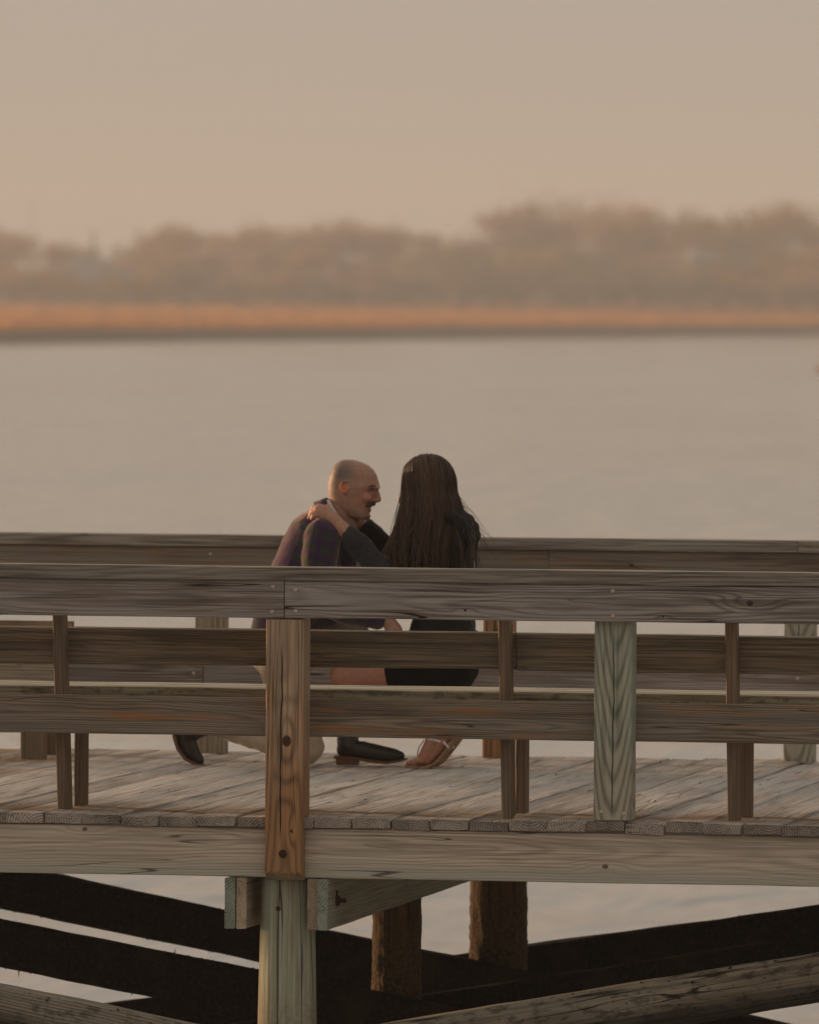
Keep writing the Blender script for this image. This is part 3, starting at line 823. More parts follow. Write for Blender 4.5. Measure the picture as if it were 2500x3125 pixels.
def brace(p, q, y, mat, label, thick=.075, h=.184, dxl=1.2, wear=.006):
    (xa, za), (xb, zb) = p, q
    d = Vector((xb - xa, 0, zb - za)).normalized()
    n = Vector((-d.z, 0, d.x))
    if n.z < 0: n = -n
    L = (Vector((xb, 0, zb)) - Vector((xa, 0, za))).length
    mid_ = Vector(((xa + xb) / 2, y, (za + zb) / 2)) - n * h * .5
    o = link('brace', board_mesh('brace', L, h, thick, seg=.025, wear=wear, cham=.008, seed=int(y * 31 + xa * 7)), mat, None, frame(mid_, d, n.cross(d), n))
    rg = random.Random(int(abs(y) * 97 + abs(xa) * 13))
    V, Fc = [], []
    for _ in range(1500 if mat is W_BLACK else 300):
        lx = rg.uniform(-L / 2, L / 2); top_ = rg.random() < .35
        ly = rg.uniform(-thick / 2, thick / 2); lz = h / 2 - .004 if top_ else -h / 2 + .004
        if rg.random() < .4: ly, lz = -thick / 2, rg.uniform(-h / 2, h / 2)
        r_ = rg.uniform(.003, .010); ln_ = r_ * rg.uniform(.3, .9)
        if rg.random() < .004: ln_ *= 5; r_ *= .4
        dz = 1 if lz > 0 else -1
        a0 = rg.uniform(0, 6.28); n0 = len(V)
        for k in range(4): V.append((lx + r_ * math.cos(a0 + k * 1.571), ly + r_ * math.sin(a0 + k * 1.571) * .8, lz))
        V.append((lx + rg.gauss(0, .004), ly - (.008 if ly <= -thick / 2 + .001 else 0), lz + dz * ln_))
        Fc += [(n0 + k, n0 + (k + 1) % 4, n0 + 4) for k in range(4)]
    g_ = link('marine_growth', pymesh('marine_growth', V, Fc), W_BLACK, o)
    g_['kind'] = 'stuff'
    tag(o, label, 'brace', 'diagonal braces between the piles')
    return o
def ln(x0, z0, x1, z1, xa, xb):
    k = (z1 - z0) / (x1 - x0)
    return (xa, z0 + k * (xa - x0)), (xb, z0 + k * (xb - x0))
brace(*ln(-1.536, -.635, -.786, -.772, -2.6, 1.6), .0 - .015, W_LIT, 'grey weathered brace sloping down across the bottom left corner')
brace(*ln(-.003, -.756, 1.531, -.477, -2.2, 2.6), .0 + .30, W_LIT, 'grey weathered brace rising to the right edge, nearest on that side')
brace(*ln(-2.06, -.554, -1.029, -.729, -3.4, 1.6), 2.25, W_BLACK, 'black crusted brace, lower of the two dark ones at left')
brace(*ln(-.413, -.844, .612, -.669, -2.6, 2.6), 2.55, W_BLACK, 'black brace rising right just above the grey weathered one')
brace(*ln(-2.306, -.507, -1.593, -.636, -3.6, 1.6), 4.34, W_BLACK, 'black crusted brace, upper of the two dark ones at left')
brace(*ln(-2.193, -1.072, .866, -.599, -3.6, 2.6), 4.67, W_BLACK, 'black brace rising to the right edge behind the thick far pile')

# ================================================================== THE COUPLE
# A side-on drawing board for the two figures: u to the right and w downwards in units of 1/745 m, y the distance across the deck.
def S(u, w, y=3.75):
    du, dw, dy = u - 1100, w - 1900, y - 3.75
    return Vector((-.90052 + .0013693 * du + .000008 * dw - .19326 * dy, y, .58856 + .0000169 * du - .0013441 * dw - .0356 * dy))

def sphere_into(bm, c, r, rot=None, seg=16):
    m_ = Matrix.Translation(c)
    if rot is not None: m_ = m_ @ rot.to_4x4()
    rx, ry, rz = (r, r, r) if isinstance(r, (int, float)) else r
    bmesh.ops.create_uvsphere(bm, u_segments=seg, v_segments=max(6, seg * 2 // 3), radius=1, matrix=m_ @ Matrix.Diagonal((rx, ry, rz, 1)))

def cap_into(bm, p0, r0, p1, r1, seg=16, flat=1., axis=None):
    """Tapered limb between two joints, round at both ends; flat < 1 thins it along axis."""
    p0, p1 = Vector(p0), Vector(p1)
    d = p1 - p0; L = d.length
    if L < 1e-6: return sphere_into(bm, p0, r0)
    z = d / L
    x = (Vector(axis) - z * Vector(axis).dot(z)).normalized() if axis is not None else z.orthogonal().normalized()
    y = z.cross(x)
    prof = [(-r0 * math.cos(a), r0 * math.sin(a)) for a in np.linspace(0, math.pi / 2, 6)] + [(L + r1 * math.sin(a), r1 * math.cos(a)) for a in np.linspace(0, math.pi / 2, 6)]
    rings = []
    for (h, r_) in prof[1:-1]:
        rings.append([bm.verts.new(p0 + z * h + (x * math.cos(t) * flat + y * math.sin(t)) * r_) for t in np.linspace(0, 2 * math.pi, seg, endpoint=False)])
    a, b = bm.verts.new(p0 + z * prof[0][0]), bm.verts.new(p0 + z * prof[-1][0])
    for i in range(seg):
        j = (i + 1) % seg
        bm.faces.new((a, rings[0][j], rings[0][i]))
        bm.faces.new((b, rings[-1][i], rings[-1][j]))
        for k in range(len(rings) - 1):
            bm.faces.new((rings[k][i], rings[k][j], rings[k + 1][j], rings[k + 1][i]))

def chain(bm, pts, seg=14, flat=1., axis=None):
    for (p, r0), (q, r1) in zip(pts[:-1], pts[1:]): cap_into(bm, p, r0, q, r1, seg, flat, axis)

def loft_into(bm, secs, seg=28):
    """secs: (centre, half-size along a, half-size along b, a axis, b axis) closed loft."""
    rings = []
    for (c, ha, hb, a, b) in secs:
        a, b = Vector(a), Vector(b)
        ring = []
        for t in np.linspace(0, 2 * math.pi, seg, endpoint=False):
            ca, sa = math.cos(t), math.sin(t)
            ca, sa = math.copysign(abs(ca) ** .88, ca), math.copysign(abs(sa) ** .88, sa)
            ring.append(bm.verts.new(Vector(c) + a * ha * ca + b * hb * sa))
        rings.append(ring)
    for k in range(len(rings) - 1):
        for i in range(seg):
            j = (i + 1) % seg
            bm.faces.new((rings[k][i], rings[k][j], rings[k + 1][j], rings[k + 1][i]))
    bm.faces.new(rings[0][::-1]); bm.faces.new(rings[-1])

def fuse(name, bm, voxel, mat, parent, smooth=6, fac=.5, wrinkle=0., wscale=14., colour=None, sculpt=None):
    """Melt the overlapping volumes in bm into one continuous skin."""
    bmesh.ops.recalc_face_normals(bm, faces=bm.faces)
    me = bpy.data.meshes.new(name + '_raw'); bm.to_mesh(me); bm.free()
    o = bpy.data.objects.new(name + '_raw', me); col.objects.link(o)
    rm = o.modifiers.new('r', 'REMESH'); rm.mode = 'VOXEL'; rm.voxel_size = voxel; rm.adaptivity = 0
    if smooth:
        sm = o.modifiers.new('s', 'SMOOTH'); sm.factor = fac; sm.iterations = smooth
    dg = bpy.context.evaluated_depsgraph_get()
    out = bpy.data.meshes.new_from_object(o.evaluated_get(dg))
    bpy.data.objects.remove(o); bpy.data.meshes.remove(me)
    out.name = name
    n = len(out.vertices)
    co = np.empty(n * 3); out.vertices.foreach_get('co', co); co = co.reshape(-1, 3)
    if sculpt is not None:
        for (c_, r_, d_) in sculpt:
            k_ = np.exp(-(((co - np.array(c_)) / np.array(r_)) ** 2).sum(1))[:, None]
            co += k_ * np.array(d_)
        out.vertices.foreach_set('co', co.ravel())
    if wrinkle:
        no = np.empty(n * 3); out.vertices.foreach_get('normal', no); no = no.reshape(-1, 3)
        for i in range(n):
            p = Vector(co[i])
            d = mnoise.noise(Vector((p.x * wscale, p.y * wscale, p.z * wscale * .8))) + .5 * mnoise.noise(p * wscale * 2.3)
            co[i] += no[i] * wrinkle * d
        out.vertices.foreach_set('co', co.ravel())
    if colour is not None:
        at_ = out.color_attributes.new('tint', 'FLOAT_COLOR', 'POINT')
        at_.data.foreach_set('color', colour(co).ravel())
    out.materials.clear()
    return link(name, out, mat, parent, smooth=True)

def ribbon_into(bm, pts, width, axis):
    """thin strap following pts"""
    ax_ = Vector(axis).normalized() * width / 2
    prev = None
    for i, p in enumerate(pts):
        p = Vector(p)
        t = (Vector(pts[min(i + 1, len(pts) - 1)]) - Vector(pts[max(i - 1, 0)])).normalized()
        nrm = t.cross(ax_).normalized() * .0018
        ring = [bm.verts.new(p + ax_ + nrm), bm.verts.new(p - ax_ + nrm), bm.verts.new(p - ax_ - nrm), bm.verts.new(p + ax_ - nrm)]
        if prev:
            for k in range(4): bm.faces.new((prev[k], prev[(k + 1) % 4], ring[(k + 1) % 4], ring[k]))
        else: bm.faces.new(ring[::-1])
        prev = ring
    bm.faces.new(prev)

def simple(name, bm, mat, parent, smooth=True):
    bmesh.ops.recalc_face_normals(bm, faces=bm.faces)
    me = bpy.data.meshes.new(name); bm.to_mesh(me); bm.free()
    return link(name, me, mat, parent, smooth=smooth)

# ---- materials for skin and cloth
def skin_mat(name):
    s = NT(name, .55, .35)
    a = s.n.new('ShaderNodeAttribute'); a.attribute_name = 'tint'
    P, _ = s.obj()
    n = s.noise(P, 60., 3.)
    s.base(s.mix(s.ramp(n, .3, .7), s.mix(1., a.outputs['Color'], (.88, .84, .82), 'MULTIPLY'), a.outputs['Color']))
    s.b.inputs['Subsurface Weight'].default_value = .12
    s.b.inputs['Subsurface Radius'].default_value = (.010, .004, .002)
    s.b.inputs['Subsurface Scale'].default_value = 1.
    s.bump(s.noise(P, 350., 2.), .08, .002)
    return s.m
M_SKIN = skin_mat('skin')

s = NT('plaid_jacket_wool', .9, .12)
P, _ = s.obj()
px, py, pz = s.xyz(P)
wob = s.sub(s.noise(P, 6., 2.), .5)
def stripes(v, period, at, wid):
    fr = s.f('FRACT', s.add(s.mul(v, 1 / period), at))
    return s.ramp(s.f('ABSOLUTE', s.sub(fr, .5)), wid, wid + .07, 1, 0)
hz_ = s.add(s.add(pz, s.mul(px, .28)), s.mul(wob, .012))
vt_ = s.add(s.add(s.mul(px, .93), s.mul(py, .8)), s.add(s.mul(pz, -.3), s.mul(wob, .012)))
c = s.mix(s.mul(stripes(hz_, .064, .0, .22), .75), (.016, .017, .042), (.030, .042, .036))
c = s.mix(s.mul(stripes(vt_, .064, .3, .20), .6), c, (.030, .040, .036))
c = s.mix(s.mul(stripes(hz_, .064, .5, .10), .65), c, (.050, .016, .075))
c = s.mix(s.mul(stripes(vt_, .064, .8, .10), .65), c, (.046, .016, .070))
c = s.mix(s.mul(stripes(hz_, .064, .25, .010), .22), c, (.12, .05, .055))
c = s.mix(s.mul(stripes(vt_, .064, .05, .010), .22), c, (.12, .05, .055))
s.base(c)
s.b.inputs['Sheen Weight'].default_value = .6
s.b.inputs['Sheen Roughness'].default_value = .45
s.b.inputs['Sheen Tint'].default_value = (1, .72, .62, 1)
s.bump(s.noise(P, 420., 2.), .3, .002)
M_PLAID = s.m
def cloth(name, c, rough=.85, sheen=.2, weave=300., var=.2):
    s = NT(name, rough, .12)
    P, _ = s.obj()
    n = s.noise(P, 9., 3.)
    s.base(s.mix(s.ramp(n, .3, .7), tuple(k * (1 - var) for k in c), tuple(k * (1 + var) for k in c)))
    s.b.inputs['Sheen Weight'].default_value = sheen
    s.bump(s.noise(P, weave, 2.), .25, .002)
    return s.m
M_KHAKI = cloth('khaki_twill', (.42, .34, .255))
M_SHIRT = cloth('white_shirt_cotton', (.66, .66, .70), .8)
M_LAPEL = cloth('purple_collar_wool', (.045, .02, .05))
M_LEATHER = plain('dark_brown_boot_leather', (.018, .013, .010), .38, spec=.5, scale=70., bumpy=.25)
M_SOLE = plain('leather_boot_sole', (.14, .062, .032), .6, scale=60.)
M_BLACKJ = cloth('black_jacket_nylon', (.010, .010, .011), .6, .0)
M_GREYJ = cloth('grey_cloth', (.13, .12, .115), .9)
M_SKIRT = cloth('black_skirt_cloth', (.0045, .0045, .0055), .95, .0)
M_DENIM = cloth('charcoal_sleeve_cloth', (.026, .028, .033), .85, .12)
M_HAIRD = plain('moustache_hair', (.022, .012, .007), .6, scale=300., bumpy=.5)
M_BROW = plain('brown_face_hair', (.08, .047, .03), .75, scale=260., var=.6, bumpy=.6)
M_TAN = plain('tan_sandal_leather', (.28, .165, .085), .55, scale=50.)
M_WHITE = plain('white_strap', (.62, .58, .54), .6, scale=60.)
M_TEETH = plain('teeth', (.7, .66, .6), .3, bumpy=0)
M_EYE = plain('eye_dark', (.15, .085, .06), .3, bumpy=0)
M_STEEL = plain('watch_steel', (.35, .34, .33), .25, .9, bumpy=0)

def paint(base):
    def f(co):
        c = np.ones((len(co), 4)); c[:, :3] = base
        return c
    return f
def blend(c, co, p, r, colr, amt, sq=(1, 1, 1)):
    d = np.sqrt((((co - np.array(p)) / np.array(sq)) ** 2).sum(1)) / r
    k = (np.clip(1.2 - d, 0, .6) / .6)[:, None] * amt
    c[:, :3] = c[:, :3] * (1 - k) + np.array(colr) * k

# =================================================== the man: kneels on his right knee, faces +X
man = empty('person', S(880, 2338, 3.72))
man.location.z = 0
tag(man, 'bald man with moustache kneeling in plaid jacket, khaki trousers and dark boots', 'person')
def into(parent, fn):      # parts are modelled in pier coordinates; keep them there under the parent
    fn.parent = parent
    fn.matrix_parent_inverse = Matrix.Translation(-parent.location)
    return fn
YM = 3.76            # his middle line
bm = bmesh.new()
# head: horizontal sections (w, back u, front u, half width)
head = [(1404, 1052, 1082, .018), (1410, 1036, 1104, .044), (1419, 1024, 1124, .060), (1432, 1014, 1140, .070), (1448, 1007, 1150, .0755), (1465, 1004, 1155, .078), (1478, 1003, 1159, .0785),
        (1487, 1003, 1160, .078), (1496, 1003, 1151, .0765), (1508, 1004, 1147, .0745), (1522, 1006, 1142, .072), (1536, 1012, 1140, .0695), (1548, 1020, 1135, .066), (1558, 1032, 1132, .062), (1567, 1044, 1131, .057), (1577, 1060, 1132, .050), (1586, 1080, 1124, .034)]
rings = []
for (w, b, f_, hw) in head:
    pb, pf = S(b, w, YM), S(f_, w, YM)
    c = pb.lerp(pf, .47); hl_b = (c - pb).length; hl_f = (pf - c).length
    ring = []
    for t in np.linspace(0, 2 * math.pi, 40, endpoint=False):
        ca, sa = math.cos(t), math.sin(t)
        hl = hl_f if ca > 0 else hl_b
        e = 1.0 if ca > 0 else .92
        wd = hw * (1 - (.16 if w > 1480 else .10) * max(0, ca) ** 2)
        ring.append(bm.verts.new(c + Vector((math.copysign(abs(ca) ** e, ca) * hl, math.copysign(abs(sa) ** .92, sa) * wd, 0))))
    rings.append(ring)
for k in range(len(rings) - 1):
    for i in range(40):
        j = (i + 1) % 40
        bm.faces.new((rings[k][i], rings[k][j], rings[k + 1][j], rings[k + 1][i]))
bm.faces.new(rings[0][::-1]); bm.faces.new(rings[-1])
# nose, brow ridge, cheek, lips, chin
chain(bm, [(S(1149, 1492, YM), .0085), (S(1154, 1509, YM), .0095), (S(1156.5, 1524, YM), .0115), (S(1146, 1528, YM), .011)], 12)
sphere_into(bm, S(1147, 1528, YM - .012), .0092); sphere_into(bm, S(1147, 1528, YM + .012), .0092)
cap_into(bm, S(1151, 1489, YM - .035), .008, S(1156, 1487, YM), .008); cap_into(bm, S(1151, 1489, YM + .035), .008, S(1156, 1487, YM), .008)
sphere_into(bm, S(1120, 1520, YM - .045), (.022, .016, .020)); sphere_into(bm, S(1120, 1520, YM + .045), (.022, .016, .020))
cap_into(bm, S(1126, 1557, YM - .018), .0055, S(1131, 1556.5, YM), .0062); cap_into(bm, S(1126, 1557, YM + .018), .0055, S(1131, 1556.5, YM), .0062)
sphere_into(bm, S(1123, 1575, YM), (.013, .02, .013))
# jaw line down to the neck
for sg in (-1, 1):
    chain(bm, [(S(1058, 1535, YM + sg * .057), .012), (S(1075, 1570, YM + sg * .046), .012), (S(1112, 1580, YM + sg * .018), .011)], 12)
    # ear: rim, bowl, lobe
    ex = YM + sg * .080
    for t0, t1 in zip(np.linspace(-.4, 4.3, 9)[:-1], np.linspace(-.4, 4.3, 9)[1:]):
        a = S(1050 - 11 * math.sin(t0) * .95 + 1, 1487 - 18 * math.cos(t0), ex + sg * .006); b = S(1050 - 11 * math.sin(t1) * .95 + 1, 1487 - 18 * math.cos(t1), ex + sg * .006)
        cap_into(bm, a, .0042, b, .0042, 8)
    sphere_into(bm, S(1052, 1490, ex - sg * .002), (.012, .005, .021))
    sphere_into(bm, S(1055, 1506, ex - sg * .002), (.006, .004, .008))
# neck
chain(bm, [(S(1052, 1530, YM), .060), (S(1044, 1570, YM), .060), (S(1030, 1625, YM), .066)], 24)
chain(bm, [(S(1064, 1560, YM), .045), (S(1060, 1600, YM), .048)], 20)
# right arm under the sleeve to the hand that rests on her knee; the hidden left arm likewise
hand_r = [(S(1150, 1888, 3.60), .027), (S(1176, 1893, 3.60), .026), (S(1190, 1902, 3.60), .030), (S(1203, 1925, 3.605), .036), (S(1206, 1950, 3.61), .032)]
chain(bm, hand_r, 14, .72, (0, 1, 0))
for i, (dy, du, ln_) in enumerate(((-.030, 4, 46), (-.010, 8, 54), (.010, 8, 50), (.028, 4, 40))):
    chain(bm, [(S(1207 + du * .4, 1952, 3.61 + dy), .0105), (S(1213 + du, 1952 + ln_ * .5, 3.61 + dy * 1.1), .0095), (S(1212 + du, 1952 + ln_, 3.615 + dy * 1.1), .008)], 10)
chain(bm, [(S(1196, 1925, 3.575), .013), (S(1176, 1948, 3.568), .011), (S(1168, 1968, 3.572), .009)], 10)
chain(bm, [(S(1030, 1625, YM), .06), (S(1000, 1640, 3.93), .05), (S(1060, 1800, 3.98), .042), (S(1180, 1855, 3.97), .030), (S(1225, 1862, 3.96), .032)], 14)
for i, dz in enumerate((-14, -4, 6, 15)):
    chain(bm, [(S(1240, 1862 + dz, 3.95), .0105), (S(1264, 1860 + dz * 1.2, 3.94), .0095), (S(1282, 1866 + dz * 1.2, 3.92), .008)], 10)
chain(bm, [(S(1225, 1850, 3.94), .012), (S(1240, 1832, 3.92), .010)], 10)
chain(bm, [(S(1030, 1625, YM), .06), (S(985, 1640, 3.62), .05), (S(985, 1800, 3.585), .045), (S(1010, 1850, 3.585), .038), (S(1150, 1888, 3.60), .029)], 14)
chain(bm, [(S(1030, 1625, YM), .066), (S(960, 1700, YM), .10), (S(880, 1900, YM), .11)], 16)
def man_col(co):
    c = np.ones((len(co), 4)); c[:, :3] = (.42, .245, .18)
    def at(u, w, y=YM): return tuple(S(u, w, y))
    for sg in (-1, 1):
        blend(c, co, at(1110, 1525, YM + sg * .055), .04, (.52, .22, .15), .6)
        blend(c, co, at(1050, 1490, YM + sg * .086), .026, (.62, .20, .11), .85, (1, .5, 1.2))
        blend(c, co, at(1128, 1494, YM + sg * .04), .016, (.22, .11, .08), .7, (1.3, 1, .7))
    blend(c, co, at(1157, 1524), .018, (.52, .21, .15), .7)
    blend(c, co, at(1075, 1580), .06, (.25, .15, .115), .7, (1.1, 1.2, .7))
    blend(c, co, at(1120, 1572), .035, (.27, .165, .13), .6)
    blend(c, co, at(1131, 1556), .010, (.40, .15, .12), .8, (1.2, 2.5, .7))
    # cropped hair: a grey shadow over the sides and crown, receding at the forehead
    blend(c, co, at(1056, 1445), .064, (.155, .135, .12), .97, (.95, 1.8, .85))
    blend(c, co, at(1025, 1480), .055, (.20, .16, .13), .85, (.7, 1.7, 1.0))
    blend(c, co, at(1082, 1478), .018, (.24, .17, .13), .5, (.8, 4., 1.3))
    return c
dents = []
for sg in (-1, 1):
    dents += [(tuple(S(1139, 1496, YM + sg * .036)), (.013, .016, .010), (-.007, -sg * .004, 0)),          # eye socket
              (tuple(S(1134, 1496, YM + sg * .040)), (.007, .008, .005), (.003, sg * .0025, 0)),             # lid
              (tuple(S(1128, 1540, YM + sg * .045)), (.008, .012, .016), (-.0035, -sg * .004, 0)),           # fold beside the mouth
              (tuple(S(1112, 1546, YM + sg * .060)), (.022, .016, .016), (0, -sg * .006, 0)),                # hollow of the cheek
              (tuple(S(1096, 1470, YM + sg * .080)), (.022, .02, .022), (0, -sg * .005, 0))]                 # temple
dents += [(tuple(S(1131, 1566, YM)), (.010, .022, .006), (-.0045, 0, 0)), (tuple(S(1136, 1551, YM)), (.010, .024, .0035), (-.006, 0, 0)),
          (tuple(S(1046, 1412, YM)), (.04, .05, .02), (0, 0, .003)), (tuple(S(1010, 1440, YM)), (.02, .06, .03), (.005, 0, 0))]
into(man, fuse('body', bm, .0030, M_SKIN, None, 5, .5, colour=man_col, sculpt=dents))

# eyes, brows, moustache, teeth
for sg in (-1, 1):
    bm = bmesh.new(); chain(bm, [(S(1124, 1487, YM + sg * .0545), .0014), (S(1134, 1482.5, YM + sg * .0485), .0026), (S(1147, 1483.5, YM + sg * .0355), .0028), (S(1154, 1486.5, YM + sg * .022), .0018)], 10)
    into(man, fuse('eyebrow', bm, .0013, M_BROW, None, 2))
    bm = bmesh.new(); chain(bm, [(S(1126, 1497, YM + sg * .0490), .0012), (S(1132, 1499, YM + sg * .0452), .0022), (S(1139, 1498, YM + sg * .0395), .0014)], 10)
    into(man, fuse('eye', bm, .0012, M_EYE, None, 2))
bm = bmesh.new()
for sg in (-1, 1):
    chain(bm, [(S(1142, 1538, YM), .0085), (S(1138, 1538, YM + sg * .015), .0095), (S(1128, 1540, YM + sg * .032), .0088), (S(1121, 1544, YM + sg * .042), .0045)], 12)
into(man, fuse('moustache', bm, .0018, M_BROW, None, 3, wrinkle=.0009, wscale=150))
bm = bmesh.new()
chain(bm, [(S(1123, 1549.5, YM - .026), .0026), (S(1131, 1549.5, YM), .003), (S(1123, 1549.5, YM + .026), .0026)], 10)
into(man, simple('teeth', bm, M_TEETH, None))

# shirt collar and front
def ring_band(bm, c, a_, ha, hb, d, h0, h1, th=.004, front=1.0):
    N = 44; R_ = []
    b_ = Vector((0, 1, 0))
    for t in np.linspace(0, 2 * math.pi, N, endpoint=False):
        o_ = a_ * math.cos(t) * ha + b_ * math.sin(t) * hb
        n_ = o_.normalized() * th
        hh = h1 if math.cos(t) < .3 else h1 * (1 - .5 * (math.cos(t) - .3))
        R_.append([bm.verts.new(c + o_ + d * h0 + n_ * 2), bm.verts.new(c + o_ * .97 + d * hh), bm.verts.new(c + o_ * .97 + d * hh + n_), bm.verts.new(c + o_ + d * h0 + n_ * 3)])
    for i in range(N):
        j = (i + 1) % N
        for k in range(4): bm.faces.new((R_[i][k], R_[i][(k + 1) % 4], R_[j][(k + 1) % 4], R_[j][k]))
NECK_C, NECK_A, NECK_D = S(1041, 1580, YM), Vector((.60, 0, -.80)), Vector((.80, 0, .60))
bm = bmesh.new()
ring_band(bm, NECK_C, NECK_A, .088, .075, NECK_D, -.034, .012)
# collar points at the throat
for sg in (-1, 1):
    q = [S(1079, 1598, YM + sg * .022), S(1090, 1616, YM + sg * .046), S(1078, 1640, YM + sg * .054), S(1068, 1628, YM + sg * .034)]
    t_ = [bm.verts.new(p) for p in q]; b_ = [bm.verts.new(p + Vector((-.006, -sg * .006, 0))) for p in q]
    bm.faces.new(t_); bm.faces.new(b_[::-1])
    for k in range(4): bm.faces.new((t_[k], t_[(k + 1) % 4], b_[(k + 1) % 4], b_[k]))
sh = into(man, simple('shirt', bm, M_SHIRT, None))
bm = bmesh.new()
loft_into(bm, [(S(1046, 1608, YM), .046, .060, AX, AY), (S(1036, 1650, YM), .042, .060, AX, AY), (S(1018, 1690, YM), .03, .05, AX, AY)])
into(man, fuse('shirt_front', bm, .006, M_SHIRT, None, 4, wrinkle=.002))

# jacket: torso, shoulders, both sleeves
bm = bmesh.new()
sp = [((1004, 1566), .050, .075, 30), ((990, 1592), .086, .140, 28), ((978, 1625), .116, .185, 28), ((964, 1690), .146, .200, 24), ((940, 1760), .152, .198, 20), ((912, 1830), .150, .188, 16), ((884, 1900), .143, .185, 12), ((872, 1960), .152, .195, 8), ((868, 2010), .150, .20, 4)]
secs = []
for ((u, w), ha, hb, deg) in sp:
    a_ = Vector((math.cos(R(deg)), 0, -math.sin(R(deg))))
    secs.append((S(u, w, YM), ha, hb, a_, AY))
loft_into(bm, secs, 36)
chain(bm, [(S(1030, 1690, YM), .085), (S(1025, 1760, YM), .095), (S(985, 1850, YM), .10)], 18)
sphere_into(bm, S(986, 1640, YM - .165), (.075, .070, .080)); sphere_into(bm, S(986, 1640, YM + .165), (.075, .070, .080))
chain(bm, [(S(988, 1636, 3.60), .074), (S(976, 1700, 3.575), .074), (S(974, 1775, 3.565), .068), (S(985, 1830, 3.565), .062)], 20)
chain(bm, [(S(985, 1832, 3.565), .062), (S(1060, 1868, 3.575), .054), (S(1148, 1890, 3.595), .043)], 18)
chain(bm, [(S(988, 1636, 3.92), .072), (S(1010, 1720, 3.96), .068), (S(1060, 1805, 3.985), .060), (S(1130, 1838, 3.98), .050), (S(1180, 1852, 3.97), .042)], 18)
chain(bm, [(S(992, 1562, YM - .05), .024), (S(982, 1603, YM - .11), .042), (S(980, 1620, YM - .16), .05)], 16)
chain(bm, [(S(992, 1562, YM + .05), .024), (S(982, 1603, YM + .11), .042), (S(980, 1620, YM + .16), .05)], 16)
into(man, fuse('jacket', bm, .0058, M_PLAID, None, 5, wrinkle=.0045, wscale=12))
# the jacket's own collar, dark purple, round the shirt collar
bm = bmesh.new()
ring_band(bm, NECK_C, NECK_A, .100, .084, NECK_D, -.050, .000, .006)
into(man, simple('collar', bm, M_LAPEL, None))

# trousers: seat, right thigh down to the knee on the boards, calf laid back; left thigh forward, shin upright
bm = bmesh.new()
loft_into(bm, [(S(880, 1930, YM), .135, .165, AX, AY), (S(872, 1985, YM), .145, .180, AX, AY), (S(868, 2030, YM), .130, .178, AX, AY), (S(872, 2060, YM), .09, .15, AX, AY)], 28)
YR, YL = 3.655, 3.90
chain(bm, [(S(862, 1995, YR), .108), (S(880, 2110, YR), .092), (S(915, 2220, YR), .078), (S(938, 2278, YR), .072)], 20)
chain(bm, [(S(938, 2280, YR), .070), (S(850, 2262, YR), .066), (S(730, 2225, YR + .01), .060), (S(640, 2200, YR + .015), .052)], 20)
chain(bm, [(S(872, 1990, YL), .106), (S(980, 1950, YL), .090), (S(1078, 1945, YL), .074)], 20)
chain(bm, [(S(1078, 1945, YL), .072), (S(1072, 2080, YL), .064), (S(1066, 2210, YL), .060)], 20)
into(man, fuse('trousers', bm, .0058, M_KHAKI, None, 4, wrinkle=.005, wscale=18))

# boots
def boot(pts_leg, foot, sole, heel, y, name='boot'):
    bm = bmesh.new()
    chain(bm, pts_leg, 16)
    chain(bm, foot, 16, .78, (0, 1, 0))
    b = into(man, fuse(name, bm, .0035, M_LEATHER, None, 4, wrinkle=.0012, wscale=45))
    bm = bmesh.new()
    prev = None
    for (p, n_, w_, th) in sole:
        n_ = Vector(n_).normalized()
        sd = Vector((0, w_, 0))
        ring = [bm.verts.new(p + sd), bm.verts.new(p - sd), bm.verts.new(p - sd + n_ * th), bm.verts.new(p + sd + n_ * th)]
        if prev:
            for k in range(4): bm.faces.new((prev[k], prev[(k + 1) % 4], ring[(k + 1) % 4], ring[k]))
        else: bm.faces.new(ring)
        prev = ring
    bm.faces.new(prev[::-1])
    bmesh.ops.bevel(bm, geom=bm.edges[:], offset=.002, segments=1, affect='EDGES')
    so = simple('sole', bm, M_SOLE, None); so.parent = b; so.matrix_parent_inverse = Matrix.Identity(4)
    if heel:
        bm = bmesh.new()
        t_ = [bm.verts.new(p) for p in heel]
        r_ = bmesh.ops.extrude_face_region(bm, geom=[bm.faces.new(t_)])
        for v in [e for e in r_['geom'] if isinstance(e, bmesh.types.BMVert)]: v.co.y += .066
        bmesh.ops.bevel(bm, geom=bm.edges[:], offset=.003, segments=1, affect='EDGES')
        h = simple('heel', bm, M_SOLE, None, False); h.parent = b; h.matrix_parent_inverse = Matrix.Identity(4)
    return b
# front (left) boot flat on the boards
yb = 3.83
boot([(S(1066, 2170, YL - .02), .050), (S(1064, 2230, yb + .02), .047), (S(1062, 2278, yb), .044)],
     [(S(1056, 2288, yb), .038), (S(1110, 2292, yb), .040), (S(1165, 2303, yb), .037), (S(1205, 2307, yb), .030), (S(1222, 2309, yb), .022)],
     [(S(1024, 2307, yb), (0, 0, -1), .030, .012), (S(1060, 2308, yb), (0, 0, -1), .036, .012), (S(1095, 2311, yb), (0, 0, -1), .033, .012), (S(1140, 2320, yb), (0, 0, -1), .040, .011),
      (S(1185, 2324, yb), (0, 0, -1), .044, .010), (S(1222, 2319, yb), (.1, 0, -1), .034, .009), (S(1244, 2313, yb), (.15, 0, -1), .012, .008)],
     [S(1025, 2314, yb - .033), S(1090, 2316, yb - .033), S(1089, 2336, yb - .033), S(1027, 2336, yb - .033)], yb)
